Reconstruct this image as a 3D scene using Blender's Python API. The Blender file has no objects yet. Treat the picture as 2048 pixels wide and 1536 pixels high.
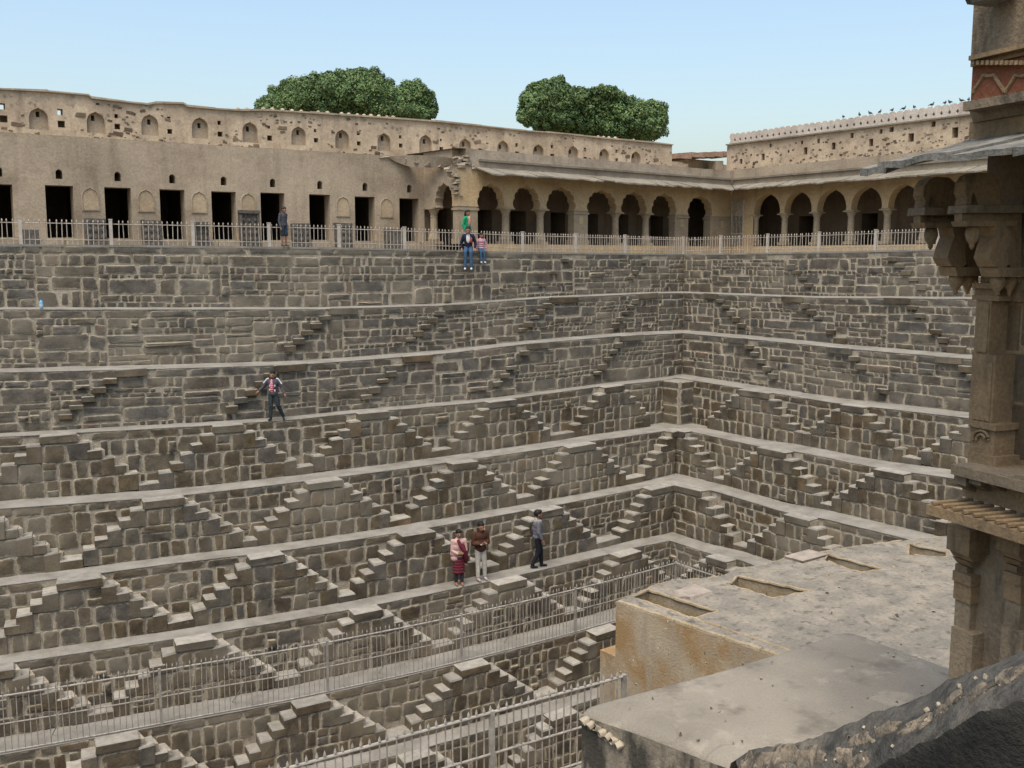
import bpy, math, random
import numpy as np
from math import sin, cos, pi, radians, atan2, sqrt
from mathutils import Vector, Matrix, noise
from mathutils.geometry import tessellate_polygon

random.seed(7)
scene = bpy.context.scene
COL = scene.collection

# ---------------------------------------------------------------- camera
F_PX = 2000.0                    # focal length in pixels of the 2048 px wide photograph
PITCH, YAW = 0.12551, 0.88965    # downwards, azimuth of the view
cam_d = bpy.data.cameras.new('camera')
cam_d.sensor_width = 36.0
cam_d.lens = 36.0 * F_PX / 2048.0
cam_d.clip_start = 0.05
cam_d.clip_end = 6000.0
cam = bpy.data.objects.new('camera', cam_d)
cam.rotation_euler = (pi / 2 - PITCH, 0.0, YAW - pi / 2)
COL.objects.link(cam)
scene.camera = cam

# ---------------------------------------------------------------- sky and sun
SUN_EL, SUN_AZ = radians(66), radians(215)    # azimuth (math, from +X) the light comes FROM
world = bpy.data.worlds.new('World')
scene.world = world
world.use_nodes = True
wn = world.node_tree
wn.nodes.clear()
sky = wn.nodes.new('ShaderNodeTexSky')
sky.sky_type = 'NISHITA'
sky.sun_disc = False
sky.sun_elevation = SUN_EL
sky.sun_rotation = pi / 2 - SUN_AZ
sky.altitude = 200.0
sky.air_density = 1.42
sky.dust_density = 4.0
sky.ozone_density = 2.0
bg = wn.nodes.new('ShaderNodeBackground')
bg.inputs['Strength'].default_value = 0.098
wo = wn.nodes.new('ShaderNodeOutputWorld')
wn.links.new(sky.outputs[0], bg.inputs['Color'])
wn.links.new(bg.outputs[0], wo.inputs['Surface'])

sun_d = bpy.data.lights.new('sun', 'SUN')
sun_d.energy = 1.5
sun_d.angle = radians(42)
sun_d.color = (1.0, 0.93, 0.82)
sun = bpy.data.objects.new('sun', sun_d)
sdir = Vector((cos(SUN_EL) * cos(SUN_AZ), cos(SUN_EL) * sin(SUN_AZ), sin(SUN_EL)))
sun.rotation_euler = sdir.to_track_quat('Z', 'Y').to_euler()
sun.location = (0, 0, 40)
COL.objects.link(sun)

scene.view_settings.view_transform = 'Standard'
scene.view_settings.look = 'None'
scene.view_settings.gamma = 1.0
scene.view_settings.exposure = 1.22
scene.view_settings.use_curve_mapping = False
scene.cycles.max_bounces = 5
scene.cycles.diffuse_bounces = 3
scene.cycles.glossy_bounces = 2

# ---------------------------------------------------------------- pixel helpers (photograph 2048 x 1536 -> rays from the eye)
FW = Vector((cos(YAW) * cos(PITCH), sin(YAW) * cos(PITCH), -sin(PITCH)))
RT = Vector((sin(YAW), -cos(YAW), 0.0))
UP = RT.cross(FW)

def ray(x, y):
    return FW + RT * ((x - 1024) / F_PX) + UP * ((768 - y) / F_PX)

def at_depth(x, y, dep):
    return ray(x, y) * dep

def at_z(x, y, z):
    r = ray(x, y)
    return r * (z / r.z)

def at_y(x, y, y0, sk=0.0, u0=15.0):           # plane Y = y0 + sk*(X-u0)
    r = ray(x, y)
    return r * ((y0 - sk * u0) / (r.y - sk * r.x))

def at_x(x, y, x0, sk=0.0, v0=29.98):          # plane X = x0 + sk*(Y-v0)
    r = ray(x, y)
    return r * ((x0 - sk * v0) / (r.x - sk * r.y))

def to_px(p):
    d = p.dot(FW)
    if d < 0.1:
        return (-9999, -9999)
    return (1024 + F_PX * p.dot(RT) / d, 768 - F_PX * p.dot(UP) / d)

# ---------------------------------------------------------------- object helpers
def tag(o, label=None, cat=None, group=None, kind=None):
    if label: o['label'] = label
    if cat: o['category'] = cat
    if group: o['group'] = group
    if kind: o['kind'] = kind
    return o

def link(o, parent=None):
    if parent is not None:
        o.parent = parent
    COL.objects.link(o)
    return o

def empty(name, loc=(0, 0, 0), rz=0.0, parent=None):
    o = bpy.data.objects.new(name, None)
    o.location = loc
    o.rotation_euler = (0, 0, rz)
    o.empty_display_size = 0.2
    return link(o, parent)

def inst(name, me, parent=None, loc=(0, 0, 0), rot=(0, 0, 0), scl=(1, 1, 1)):
    o = bpy.data.objects.new(name, me)
    o.location = loc
    o.rotation_euler = rot
    o.scale = scl
    return link(o, parent)

class MB:
    """collects boxes, bars, tubes and sheets, then becomes ONE mesh"""
    def __init__(self):
        self.v, self.f, self.m = [], [], []
    def add(self, vs, fs, mi=0):
        n = len(self.v)
        self.v += [tuple(a) for a in vs]
        self.f += [tuple(i + n for i in q) for q in fs]
        self.m += [mi] * len(fs)
    def box(self, c, s, rz=0.0, mi=0, jit=0.0, top=None):
        hx, hy, hz = s[0] / 2, s[1] / 2, s[2] / 2
        ca, sa = cos(rz), sin(rz)
        vs = []
        for z in (-hz, hz):
            for x, y in ((-hx, -hy), (hx, -hy), (hx, hy), (-hx, hy)):
                if jit:
                    x += random.uniform(-jit, jit); y += random.uniform(-jit, jit)
                zz = z + (random.uniform(-jit, jit) if jit else 0)
                vs.append((c[0] + x * ca - y * sa, c[1] + x * sa + y * ca, c[2] + zz))
        n = len(self.v)
        self.add(vs, [(0, 3, 2, 1), (0, 1, 5, 4), (1, 2, 6, 5), (2, 3, 7, 6), (3, 0, 4, 7)], mi)
        self.add([], [], mi)
        self.f.append((n + 4, n + 5, n + 6, n + 7)); self.m.append(mi if top is None else top)
    def hexa(self, vs, mi=0):
        self.add(vs, [(0, 3, 2, 1), (4, 5, 6, 7), (0, 1, 5, 4), (1, 2, 6, 5), (2, 3, 7, 6), (3, 0, 4, 7)], mi)
    def tube(self, pts, r, n=8, mi=0, caps=True):
        pts = [Vector(p) for p in pts]
        rs = r if isinstance(r, (list, tuple)) else [r] * len(pts)
        rings = []
        for i, p in enumerate(pts):
            d = (pts[min(i + 1, len(pts) - 1)] - pts[max(i - 1, 0)])
            if d.length < 1e-9: d = Vector((0, 0, 1))
            d.normalize()
            a = d.orthogonal().normalized() if abs(d.z) < 0.95 else Vector((1, 0, 0))
            a = (a - d * a.dot(d)).normalized()
            if abs(d.z) < 0.95:
                a = (Vector((0, 0, 1)) - d * d.z).normalized()
            b = d.cross(a)
            rings.append([p + (a * cos(2 * pi * k / n) + b * sin(2 * pi * k / n)) * rs[i] for k in range(n)])
        base = []
        fs = []
        for R in rings: base += R
        for i in range(len(rings) - 1):
            for k in range(n):
                fs.append((i * n + k, i * n + (k + 1) % n, (i + 1) * n + (k + 1) % n, (i + 1) * n + k))
        if caps:
            fs.append(tuple(range(n))[::-1]); fs.append(tuple(range((len(rings) - 1) * n, len(rings) * n)))
        self.add(base, fs, mi)
    def lathe(self, prof, c=(0, 0, 0), n=12, mi=0, sx=1.0, sy=1.0):
        base, fs = [], []
        for r, z in prof:
            for k in range(n):
                a = 2 * pi * k / n
                base.append((c[0] + r * sx * cos(a), c[1] + r * sy * sin(a), c[2] + z))
        for i in range(len(prof) - 1):
            for k in range(n):
                fs.append((i * n + k, i * n + (k + 1) % n, (i + 1) * n + (k + 1) % n, (i + 1) * n + k))
        fs.append(tuple(range(n))[::-1]); fs.append(tuple(range((len(prof) - 1) * n, len(prof) * n)))
        self.add(base, fs, mi)
    def ball(self, c, r, n=10, mi=0, rz=0.0):
        rr = r if isinstance(r, (tuple, list)) else (r, r, r)
        base, fs = [], []
        m = max(4, n // 2 + 1)
        for i in range(m + 1):
            t = pi * i / m
            for k in range(n):
                a = 2 * pi * k / n
                x, y = rr[0] * sin(t) * cos(a), rr[1] * sin(t) * sin(a)
                base.append((c[0] + x * cos(rz) - y * sin(rz), c[1] + x * sin(rz) + y * cos(rz), c[2] - rr[2] * cos(t)))
        for i in range(m):
            for k in range(n):
                fs.append((i * n + k, i * n + (k + 1) % n, (i + 1) * n + (k + 1) % n, (i + 1) * n + k))
        self.add(base, fs, mi)
    def mesh(self, name, mats, smooth=False):
        me = bpy.data.meshes.new(name)
        me.from_pydata(self.v, [], self.f)
        for m in (mats if isinstance(mats, (list, tuple)) else [mats]):
            me.materials.append(m)
        me.polygons.foreach_set('material_index', self.m)
        if smooth:
            me.polygons.foreach_set('use_smooth', [True] * len(self.f))
        me.update()
        return me
    def build(self, name, mats, parent=None, smooth=False, loc=(0, 0, 0), rz=0.0):
        return inst(name, self.mesh(name, mats, smooth), parent, loc, (0, 0, rz))

# ---------------------------------------------------------------- materials
MATS = {}
def new_mat(name):
    m = bpy.data.materials.new(name)
    m.use_nodes = True
    nt = m.node_tree
    bs = nt.nodes['Principled BSDF']
    bs.inputs['Roughness'].default_value = 0.9
    if 'Specular IOR Level' in bs.inputs: bs.inputs['Specular IOR Level'].default_value = 0.2
    MATS[name] = m
    return m, nt, bs

def nz(nt, vec, scale, detail=4.0, rough=0.6):
    n = nt.nodes.new('ShaderNodeTexNoise')
    n.inputs['Scale'].default_value = scale
    n.inputs['Detail'].default_value = min(detail, 3.0)
    n.inputs['Roughness'].default_value = rough
    if vec is not None: nt.links.new(vec, n.inputs['Vector'])
    return n.outputs['Fac']

def ramp(nt, fac, stops, interp='LINEAR'):
    r = nt.nodes.new('ShaderNodeValToRGB')
    cr = r.color_ramp
    cr.interpolation = interp
    while len(cr.elements) < len(stops): cr.elements.new(0.5)
    for e, (p, c) in zip(cr.elements, stops):
        e.position = p
        e.color = (c, c, c, 1) if not isinstance(c, (tuple, list)) else (*c, 1)
    nt.links.new(fac, r.inputs['Fac'])
    return r.outputs['Color']

def mixc(nt, fac, a, b, mode='MIX'):
    m = nt.nodes.new('ShaderNodeMix')
    m.data_type = 'RGBA'
    m.blend_type = mode
    for sock, val in ((m.inputs[0], fac), (m.inputs[6], a), (m.inputs[7], b)):
        if isinstance(val, (int, float)): sock.default_value = val
        elif isinstance(val, tuple): sock.default_value = (*val, 1)
        else: nt.links.new(val, sock)
    return m.outputs[2]

def mth(nt, op, a, b=None):
    m = nt.nodes.new('ShaderNodeMath')
    m.operation = op
    for s, v in ((m.inputs[0], a), (m.inputs[1], b)):
        if v is None: continue
        if isinstance(v, (int, float)): s.default_value = v
        else: nt.links.new(v, s)
    return m.outputs[0]

def wpos(nt, scale=(1, 1, 1)):
    g = nt.nodes.new('ShaderNodeNewGeometry')
    mp = nt.nodes.new('ShaderNodeMapping')
    mp.inputs['Scale'].default_value = scale
    nt.links.new(g.outputs['Position'], mp.inputs['Vector'])
    return mp.outputs['Vector']

def bump(nt, bs, h, strength=0.4, dist=0.02):
    b = nt.nodes.new('ShaderNodeBump')
    b.inputs['Strength'].default_value = strength
    b.inputs['Distance'].default_value = dist
    nt.links.new(h, b.inputs['Height'])
    nt.links.new(b.outputs['Normal'], bs.inputs['Normal'])

def simple(name, col, rough=0.85, var=0.25, scale=6.0, metal=0.0, bmp=0.0, obj_var=0.0):
    m, nt, bs = new_mat(name)
    v = wpos(nt)
    n = nz(nt, v, scale)
    a = tuple(c * (1 - var) for c in col); b = tuple(min(1, c * (1 + var)) for c in col)
    c = ramp(nt, n, [(0.3, a), (0.7, b)])
    if obj_var:
        oi = nt.nodes.new('ShaderNodeObjectInfo')
        c = mixc(nt, 1.0, c, ramp(nt, oi.outputs['Random'], [(0, 1 - obj_var), (1, 1 + obj_var)]), 'MULTIPLY')
    nt.links.new(c, bs.inputs['Base Color'])
    bs.inputs['Roughness'].default_value = rough
    bs.inputs['Metallic'].default_value = metal
    if bmp: bump(nt, bs, nz(nt, v, scale * 5), bmp)
    return m

def stone_mat(name, stops, smear=(0.2, 0.18, 0.15), smear_amt=1.0, island=False):
    m, nt, bs = new_mat(name)
    oi = nt.nodes.new('ShaderNodeObjectInfo')
    if island:
        oi = nt.nodes.new('ShaderNodeNewGeometry')
    base = ramp(nt, oi.outputs['Random Per Island' if island else 'Random'], stops)
    v = wpos(nt)
    blot = nz(nt, v, 2.3, 5, 0.65)
    fine = nz(nt, v, 22, 4, 0.7)
    c = mixc(nt, 1.0, base, ramp(nt, blot, [(0.3, 0.62), (0.7, 1.4)]), 'MULTIPLY')
    c = mixc(nt, 1.0, c, ramp(nt, fine, [(0.25, 0.7), (0.75, 1.25)]), 'MULTIPLY')
    at = nt.nodes.new('ShaderNodeAttribute')
    at.attribute_name = 'edge'
    e = mth(nt, 'ADD', at.outputs['Fac'], mth(nt, 'MULTIPLY', mth(nt, 'SUBTRACT', nz(nt, v, 7, 4, 0.6), 0.5), 1.3))
    e = ramp(nt, e, [(0.45, 0.0), (0.9, smear_amt)])
    c = mixc(nt, e, c, smear)
    # pale dusty wash over patches of wall
    w = ramp(nt, nz(nt, v, 0.45, 4, 0.6), [(0.48, 0.0), (0.7, 0.5)])
    c = mixc(nt, w, c, tuple(x * 0.8 for x in smear))
    c = mixc(nt, 1.0, c, (0.98, .965, .925), 'MULTIPLY')
    nt.links.new(c, bs.inputs['Base Color'])
    bump(nt, bs, mth(nt, 'ADD', fine, blot), 0.5, 0.02)
    return m

STONE = stone_mat('tier_stone', [(0.0, (0.082, 0.061, 0.038)), (0.25, (0.100, 0.080, 0.054)), (0.5, (0.108, 0.092, 0.069)),
                                 (0.68, (0.092, 0.083, 0.069)), (0.85, (0.072, 0.057, 0.039)), (0.96, (0.104, 0.079, 0.048)), (1.0, (0.118, 0.083, 0.048))], (0.34, 0.294, 0.22))
STONE_UP = stone_mat('upper_tier_stone', [(0.0, (0.090, 0.075, 0.057)), (0.3, (0.108, 0.096, 0.080)), (0.55, (0.094, 0.087, 0.077)),
                                          (0.8, (0.098, 0.083, 0.064)), (0.96, (0.122, 0.106, 0.083)), (1.0, (0.135, 0.098, 0.075))], (0.36, 0.31, 0.232))
STONE_UP_JOINED = stone_mat('upper_tier_small_stone', [(0.0, (0.090, 0.075, 0.057)), (0.3, (0.108, 0.096, 0.080)), (0.55, (0.094, 0.087, 0.077)),
                                          (0.8, (0.098, 0.083, 0.064)), (0.96, (0.122, 0.106, 0.083)), (1.0, (0.135, 0.098, 0.075))], (0.36, 0.31, 0.232), 1.0, True)
RUBBLE = stone_mat('parapet_rubble', [(0.0, (0.065, 0.05, 0.036)), (0.5, (0.115, 0.088, 0.06)), (1.0, (0.21, 0.16, 0.108))], (0.34, 0.265, 0.18), .8)

def dust_mat():
    m, nt, bs = new_mat('dusty_ledge')
    v = wpos(nt)
    n = nz(nt, v, 1.6, 6, 0.65); f = nz(nt, v, 30, 3, 0.6)
    c = ramp(nt, n, [(0.28, (0.16, 0.145, 0.118)), (0.5, (0.22, 0.203, 0.17)), (0.75, (0.275, 0.257, 0.22))])
    c = mixc(nt, 1.0, c, ramp(nt, f, [(0.3, 0.85), (0.7, 1.12)]), 'MULTIPLY')
    nt.links.new(c, bs.inputs['Base Color'])
    bump(nt, bs, mth(nt, 'ADD', n, f), 0.35, 0.02)
    return m
DUST = dust_mat()
TREAD = simple('worn_tread', (0.25, 0.23, 0.192), .9, .22, 5, bmp=.3, obj_var=.18)

def mortar_mat():
    m, nt, bs = new_mat('mortar')
    v = wpos(nt)
    n = nz(nt, v, 3, 6, 0.65); f = nz(nt, v, 26, 4, 0.65)
    c = ramp(nt, n, [(0.3, (0.20, 0.168, 0.12)), (0.5, (0.315, 0.272, 0.203)), (0.72, (0.41, 0.362, 0.28))])
    c = mixc(nt, 1.0, c, ramp(nt, f, [(0.3, 0.7), (0.7, 1.2)]), 'MULTIPLY')
    nt.links.new(c, bs.inputs['Base Color'])
    bump(nt, bs, mth(nt, 'ADD', n, f), 0.6, 0.03)
    return m
MORTAR = mortar_mat()

def plaster(name, col, stain, dark, streak=0.5, rub=0.0, s1=0.5):
    m, nt, bs = new_mat(name)
    v = wpos(nt)
    vs = wpos(nt, (1.5, 1.5, 0.16))
    n = nz(nt, v, s1, 6, 0.62); f = nz(nt, v, 14, 5, 0.65); st = nz(nt, vs, 1.6, 5, 0.6)
    c = ramp(nt, n, [(0.3, stain), (0.62, col)])
    c = mixc(nt, ramp(nt, st, [(0.52, 0.0), (0.75, streak)]), c, dark)
    c = mixc(nt, 1.0, c, ramp(nt, f, [(0.28, 0.78), (0.72, 1.14)]), 'MULTIPLY')
    if rub:
        p = ramp(nt, nz(nt, v, 2.2, 5, 0.7), [(0.52, 0.0), (0.6, rub)])
        vo = nt.nodes.new('ShaderNodeTexVoronoi'); vo.inputs['Scale'].default_value = 5.0
        nt.links.new(v, vo.inputs['Vector'])
        c = mixc(nt, p, c, ramp(nt, vo.outputs['Distance'], [(0.1, (0.14, 0.11, 0.085)), (0.5, tuple(x * 0.7 for x in col))]))
    damp = ramp(nt, nz(nt, wpos(nt, (.5, .5, .9)), .9, 4, .7), [(.5, 0.), (.66, .5)])
    c = mixc(nt, damp, c, mixc(nt, 1.0, c, (.62, .58, .54), 'MULTIPLY'))
    pits = ramp(nt, nz(nt, v, 9, 3, .8), [(.66, 0.), (.7, .55)])
    c = mixc(nt, pits, c, dark)
    nt.links.new(c, bs.inputs['Base Color'])
    bump(nt, bs, mth(nt, 'ADD', n, f), 0.5, 0.02)
    return m
PLASTER = plaster('beige_plaster', (0.38, 0.305, 0.215), (0.28, 0.225, 0.16), (0.20, 0.155, 0.105), 0.6, 0, 0.35)
PARAPET = plaster('weathered_parapet', (0.50, 0.40, 0.28), (0.34, 0.26, 0.18), (0.20, 0.15, 0.105), 0.7, 0.85, 0.9)
OCHRE = plaster('ochre_limewash', (0.46, 0.335, 0.185), (0.38, 0.28, 0.165), (0.22, 0.155, 0.09), 0.4)
PILLAR = plaster('grey_pillar_stone', (0.33, 0.265, 0.18), (0.26, 0.205, 0.14), (0.17, 0.135, 0.095), 0.35)
PALE = plaster('pale_lime_crest', (0.52, 0.46, 0.385), (0.38, 0.32, 0.265), (0.26, 0.21, 0.17), 0.4)
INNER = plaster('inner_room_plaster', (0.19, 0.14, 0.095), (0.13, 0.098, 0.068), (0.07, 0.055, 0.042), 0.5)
EAVE = plaster('eave_slate', (0.235, 0.205, 0.155), (0.16, 0.14, 0.108), (0.12, 0.115, 0.09), 0.4, 0, 1.5)
ROOFM = plaster('roof_lime', (0.38, 0.315, 0.235), (0.27, 0.22, 0.16), (0.15, 0.13, 0.105), 0.5, 0, 1.2)
NICHE = plaster('niche_limewash', (0.40, 0.31, 0.20), (0.33, 0.25, 0.16), (0.24, 0.18, 0.12), 0.4)
IRON = simple('painted_iron', (0.35, 0.30, 0.24), 0.6, 0.25, 9, obj_var=.16)
POSTM = simple('post_paint', (0.40, 0.355, 0.295), 0.7, 0.15, 7)
GREYIRON = simple('galvanised_iron', (0.28, 0.255, 0.215), 0.55, 0.25, 7, obj_var=.16)
GROUNDM = simple('bare_earth', (0.24, 0.19, 0.13), 0.95, 0.3, 0.7, bmp=0.3)
# ================================================================ the stepwell: plan curves and ledge heights
H_T, Z_RIM = 1.56, 0.22063
OA = {3: -0.408, 4: -0.226, 5: -0.159, 6: -0.072, 7: 0.313, 8: 0.347, 9: 0.35, 10: 0.35}
OB = {3: -0.177, 4: -0.056, 5: 0.072, 6: 0.110, 7: 0.11, 8: 0.11, 9: 0.11, 10: 0.11}
ZA = {0: [(6.29, .142), (10.61, .126), (15.8, .097), (22.53, -.019), (31.48, -.065)],
      1: [(6.01, .03), (10.21, -.066), (14.23, -.16), (17.1, -.161), (18.58, -.165), (22.42, -.029), (27.67, .004), (30.36, -.03)],
      2: [(5.73, .051), (8.25, -.008), (11.96, -.092), (13.21, -.116), (15.12, -.087), (18.08, -.034), (20.83, .094), (25.09, .15), (29.07, .062)],
      3: [(5.54, .055), (7.24, .035), (10.4, -.023), (12.81, -.043), (14.56, -.005), (19.0, -.028), (23.79, .072), (27.22, .012), (28, .04)],
      4: [(5.23, .048), (8.31, -.031), (9.35, -.055), (12.49, -.027), (16.73, .011), (21.25, .033), (22.34, .048), (26.24, -.022), (26.7, .0)],
      5: [(4.93, -.006), (8.68, .03), (11.31, -.025), (19.07, .022), (23.62, -.001), (25.4, .03)],
      6: [(4.95, .023), (12.46, -.009), (16.75, .019), (22.34, .032), (24.1, -.05)],
      7: [(4.29, .023), (8.33, .034), (10.38, -.005), (19.14, -.005)],
      8: [(12.53, .015), (16.82, .015), (17.89, -.038)]}
ZB = {0: [(16.44, .059), (21.88, -.011), (27.59, -.065)], 1: [(14.59, .13), (20.29, -.02), (26.49, -.03)],
      2: [(14.08, 0.), (18.31, 0.), (22.06, .048), (25.5, .062)], 3: [(13.54, 0.), (16.58, -.06), (17.82, -.09), (22.26, -.01), (24.8, .04)],
      4: [(13.33, .06), (15.66, -.05), (18.48, -.017), (20.0, -.08), (23.6, .0)], 5: [(13.67, .027), (16.44, .019), (17.84, -.08), (20.48, .03), (22.6, .03)],
      6: [(17.92, .0), (18.53, .03), (19.92, -.07), (21.5, -.05)]}

def interp(tab, x):
    if not tab: return 0.0
    if x <= tab[0][0]: return tab[0][1]
    if x >= tab[-1][0]: return tab[-1][1]
    for (a, p), (b, q) in zip(tab, tab[1:]):
        if a <= x <= b: return p + (q - p) * (x - a) / (b - a)

def planA(k, u):
    w = u - 31.48036
    return 27.65139 + 0.13465 * w + 0.00786 * w * w - 0.9374 * k - OA.get(k, 0.0)
def planB(k, v):
    return 31.48036 + 0.04878 * (v - 27.65139) - 1.15466 * k - OB.get(k, 0.0)
CORN = {}
for k in range(11):
    x = 31.48 - 1.15 * k
    for _ in range(30):
        y = planA(k, x); x = planB(k, y)
    CORN[k] = (x, y)
CORN[-1] = (CORN[0][0] + 1.0, CORN[0][1] + 1.0)

class SideA:
    name = 'left'
    sgn = 1                                             # s grows away from the near end, towards the corner
    def P(self, k, s, off, z): return Vector((s, planA(k, s) - off, z))
    def rot(self, k, s): return atan2(planA(k, s + .05) - planA(k, s - .05), 0.1)
    def zt(self, k, s): return Z_RIM - H_T * k + interp(ZA.get(k), s)
    def corner(self, k): return CORN[k][0]
class SideB:
    name = 'right'
    sgn = 1
    def P(self, k, s, off, z): return Vector((planB(k, s) - off, s, z))
    def rot(self, k, s): return -pi / 2 - 0.0487
    def zt(self, k, s): return Z_RIM - H_T * k + interp(ZB.get(k), s)
    def corner(self, k): return CORN[k][1]
A, B = SideA(), SideB()

# landings: (s0, s1, flight towards the near end, flight towards the corner)
LAND_A = {0: [(24.5, 25.5, 1, 0), (28.9, 29.8, 1, 0)],
          1: [(14.55, 15.5, 1, 1), (18.45, 19.5, 1, 1), (22.8, 24.2, 1, 1), (27.3, 28.5, 1, 0)],
          2: [(4.2, 5.1, 0, 1), (8.33, 9.11, 1, 1), (12.45, 13.4, 1, 1), (16.39, 17.41, 1, 1), (21.04, 21.95, 1, 1), (25.4, 26.6, 1, 1)],
          3: [(2.1, 3.0, 1, 1), (6.38, 7.23, 1, 1), (10.48, 11.3, 1, 1), (14.54, 15.5, 1, 1), (18.94, 20.0, 1, 1), (23.82, 24.8, 1, 1)],
          4: [(4.15, 5.05, 1, 1), (8.31, 9.31, 1, 1), (12.43, 13.4, 1, 1), (16.8, 17.68, 1, 1), (21.12, 22.29, 1, 1), (26.0, CORN[4][0] - .47, 1, 0)],
          5: [(1.9, 2.8, 1, 1), (6.08, 7.06, 1, 1), (10.42, 11.3, 1, 1), (14.54, 15.54, 1, 1), (19.0, 19.98, 1, 1), (23.79, CORN[5][0] - .47, 1, 0)],
          6: [(0.1, 0.9, 0, 1), (4.12, 4.95, 1, 1), (8.25, 9.13, 1, 1), (12.56, 13.36, 1, 1), (16.83, 17.82, 1, 1), (21.33, 22.3, 1, 1)],
          7: [(1.9, 2.75, 1, 1), (6.1, 7.01, 1, 1), (10.41, 11.26, 1, 1), (14.75, 15.65, 1, 1), (19.2, 20.1, 1, 1)],
          8: [(4.1, 5.0, 1, 1), (8.3, 9.15, 1, 1), (12.56, 13.4, 1, 1), (16.85, 17.76, 1, 1)],
          9: [(6.2, 7.0, 1, 1), (10.4, 11.3, 1, 1), (14.7, 15.6, 1, 1)]}
LAND_B = {0: [(18.2, 19.1, 1, 1), (22.6, 23.5, 1, 1), (14.0, 14.9, 1, 1)],
          1: [(12.5, 13.4, 1, 1), (16.7, 17.6, 1, 1), (20.8, 21.7, 1, 1), (24.7, 25.4, 1, 0)],
          2: [(10.0, 10.9, 1, 1), (14.27, 15.1, 1, 1), (18.0, 18.93, 1, 1), (22.3, 23.2, 1, 1)],
          3: [(12.4, 13.3, 1, 1), (16.67, 17.51, 1, 1), (20.3, 21.6, 1, 1)],
          4: [(10.1, 11.0, 1, 1), (14.43, 15.37, 1, 1), (18.52, 19.64, 1, 1), (22.85, CORN[4][1], 1, 0)],
          5: [(12.4, 13.3, 1, 1), (16.6, 17.5, 1, 1), (20.83, CORN[5][1], 1, 0)],
          6: [(14.4, 15.3, 1, 1), (18.71, 19.52, 1, 1)],
          7: [(16.6, 17.5, 1, 1)], 8: [], 9: []}
E_A = {0: .09, 1: .11, 2: .15, 3: .33, 4: .41}
E_B = {0: .09, 1: .12, 2: .16, 3: .33, 4: .41}
def depth_e(S, k): return (E_A if S is A else E_B).get(k, 0.466)

# ---------------------------------------------------------------- stone and step meshes shared by all pieces
def stone_mesh(i, asp):
    """unit block, front towards -y, x and z from -.5 to .5; asp = width / height of the kind"""
    rnd = random.Random(100 + i)
    n = 12
    rx, rz = (0.16 / max(asp, 1), 0.16 * min(asp, 1))
    pts = []
    for cx, cz, a0 in ((1, 1, 0), (-1, 1, 1), (-1, -1, 2), (1, -1, 3)):
        kx, kz = cx * (.5 - rx * rnd.uniform(.7, 1.3)), cz * (.5 - rz * rnd.uniform(.7, 1.3))
        jx, jz = rnd.uniform(-.05, .03) * cx, rnd.uniform(-.06, .03) * cz
        for t in (0.05, 0.5, 0.95):
            a = (a0 + t) * pi / 2
            pts.append((kx + jx + rx * cos(a), kz + jz + rz * sin(a)))
    def ring(f, y, jt):
        out = []
        for (x, z) in pts:
            out.append((x * f - (1 - f) * 0.0, y + rnd.uniform(-jt, jt), z * f))
        return out
    ix, iz = 1 - 0.10 / max(asp, .6), 1 - 0.10 * min(asp, 1.6)
    v = ring(1, 1.0, 0) + ring(1, -0.25, .12)
    v += [(x * ix, -0.85 + rnd.uniform(-.14, .14), z * iz) for x, z in pts]
    v += [(x * ix * .55, -1.0 + rnd.uniform(-.16, .16), z * iz * .55) for x, z in pts]
    v.append((0, -1.02 + rnd.uniform(-.2, .1), 0))
    f = []
    for r in range(3):
        for k in range(n):
            f.append((r * n + k, (r + 1) * n + k, (r + 1) * n + (k + 1) % n, r * n + (k + 1) % n))
    for k in range(n):
        f.append((3 * n + k, 4 * n, 3 * n + (k + 1) % n))
    me = bpy.data.meshes.new('stone')
    me.from_pydata(v, [], f)
    me.polygons.foreach_set('use_smooth', [True] * len(f))
    at = me.attributes.new('edge', 'FLOAT', 'POINT')
    at.data.foreach_set('value', [1.0] * (2 * n) + [0.55] * n + [0.05] * n + [0.0])
    me.update()
    return me
ASPS = (0.6, 1.0, 1.8, 3.4)
STONES = {}
for mname, mm in (('lo', STONE), ('up', STONE_UP), ('ru', RUBBLE)):
    for ai, asp in enumerate(ASPS):
        for j in range(6):
            me = stone_mesh(ai * 10 + j, asp)
            me.materials.append(mm)
            STONES[(mname, ai, j)] = me

def stone(S, k, s0, s1, z0, z1, off, proud, parent, kind='lo', name='stone', gap=None):
    gap = random.choice((.012, .018, .024, .03, .042)) if gap is None else gap
    w, h = s1 - s0 - gap * 1.4, z1 - z0 - gap
    if w < .05 or h < .04: return
    asp = w / h
    ai = min(range(4), key=lambda i: abs(math.log(ASPS[i] / asp)))
    s = (s0 + s1) / 2
    p = S.P(k, s, off, (z0 + z1) / 2)
    px = to_px(p)
    if not (-270 < px[0] < 2010 and px[1] < 1640): return
    if (px[0] > 1480 and px[1] > 1195) or (px[0] > 1250 and px[1] > 1300) or px[0] > 2010: return
    o = inst(name, STONES[(kind, ai, random.randrange(6))], parent, p,
             (random.uniform(-.02, .02), random.uniform(-.012, .012), S.rot(k, s)), (w * random.choice((1, -1)), proud, h))

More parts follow.
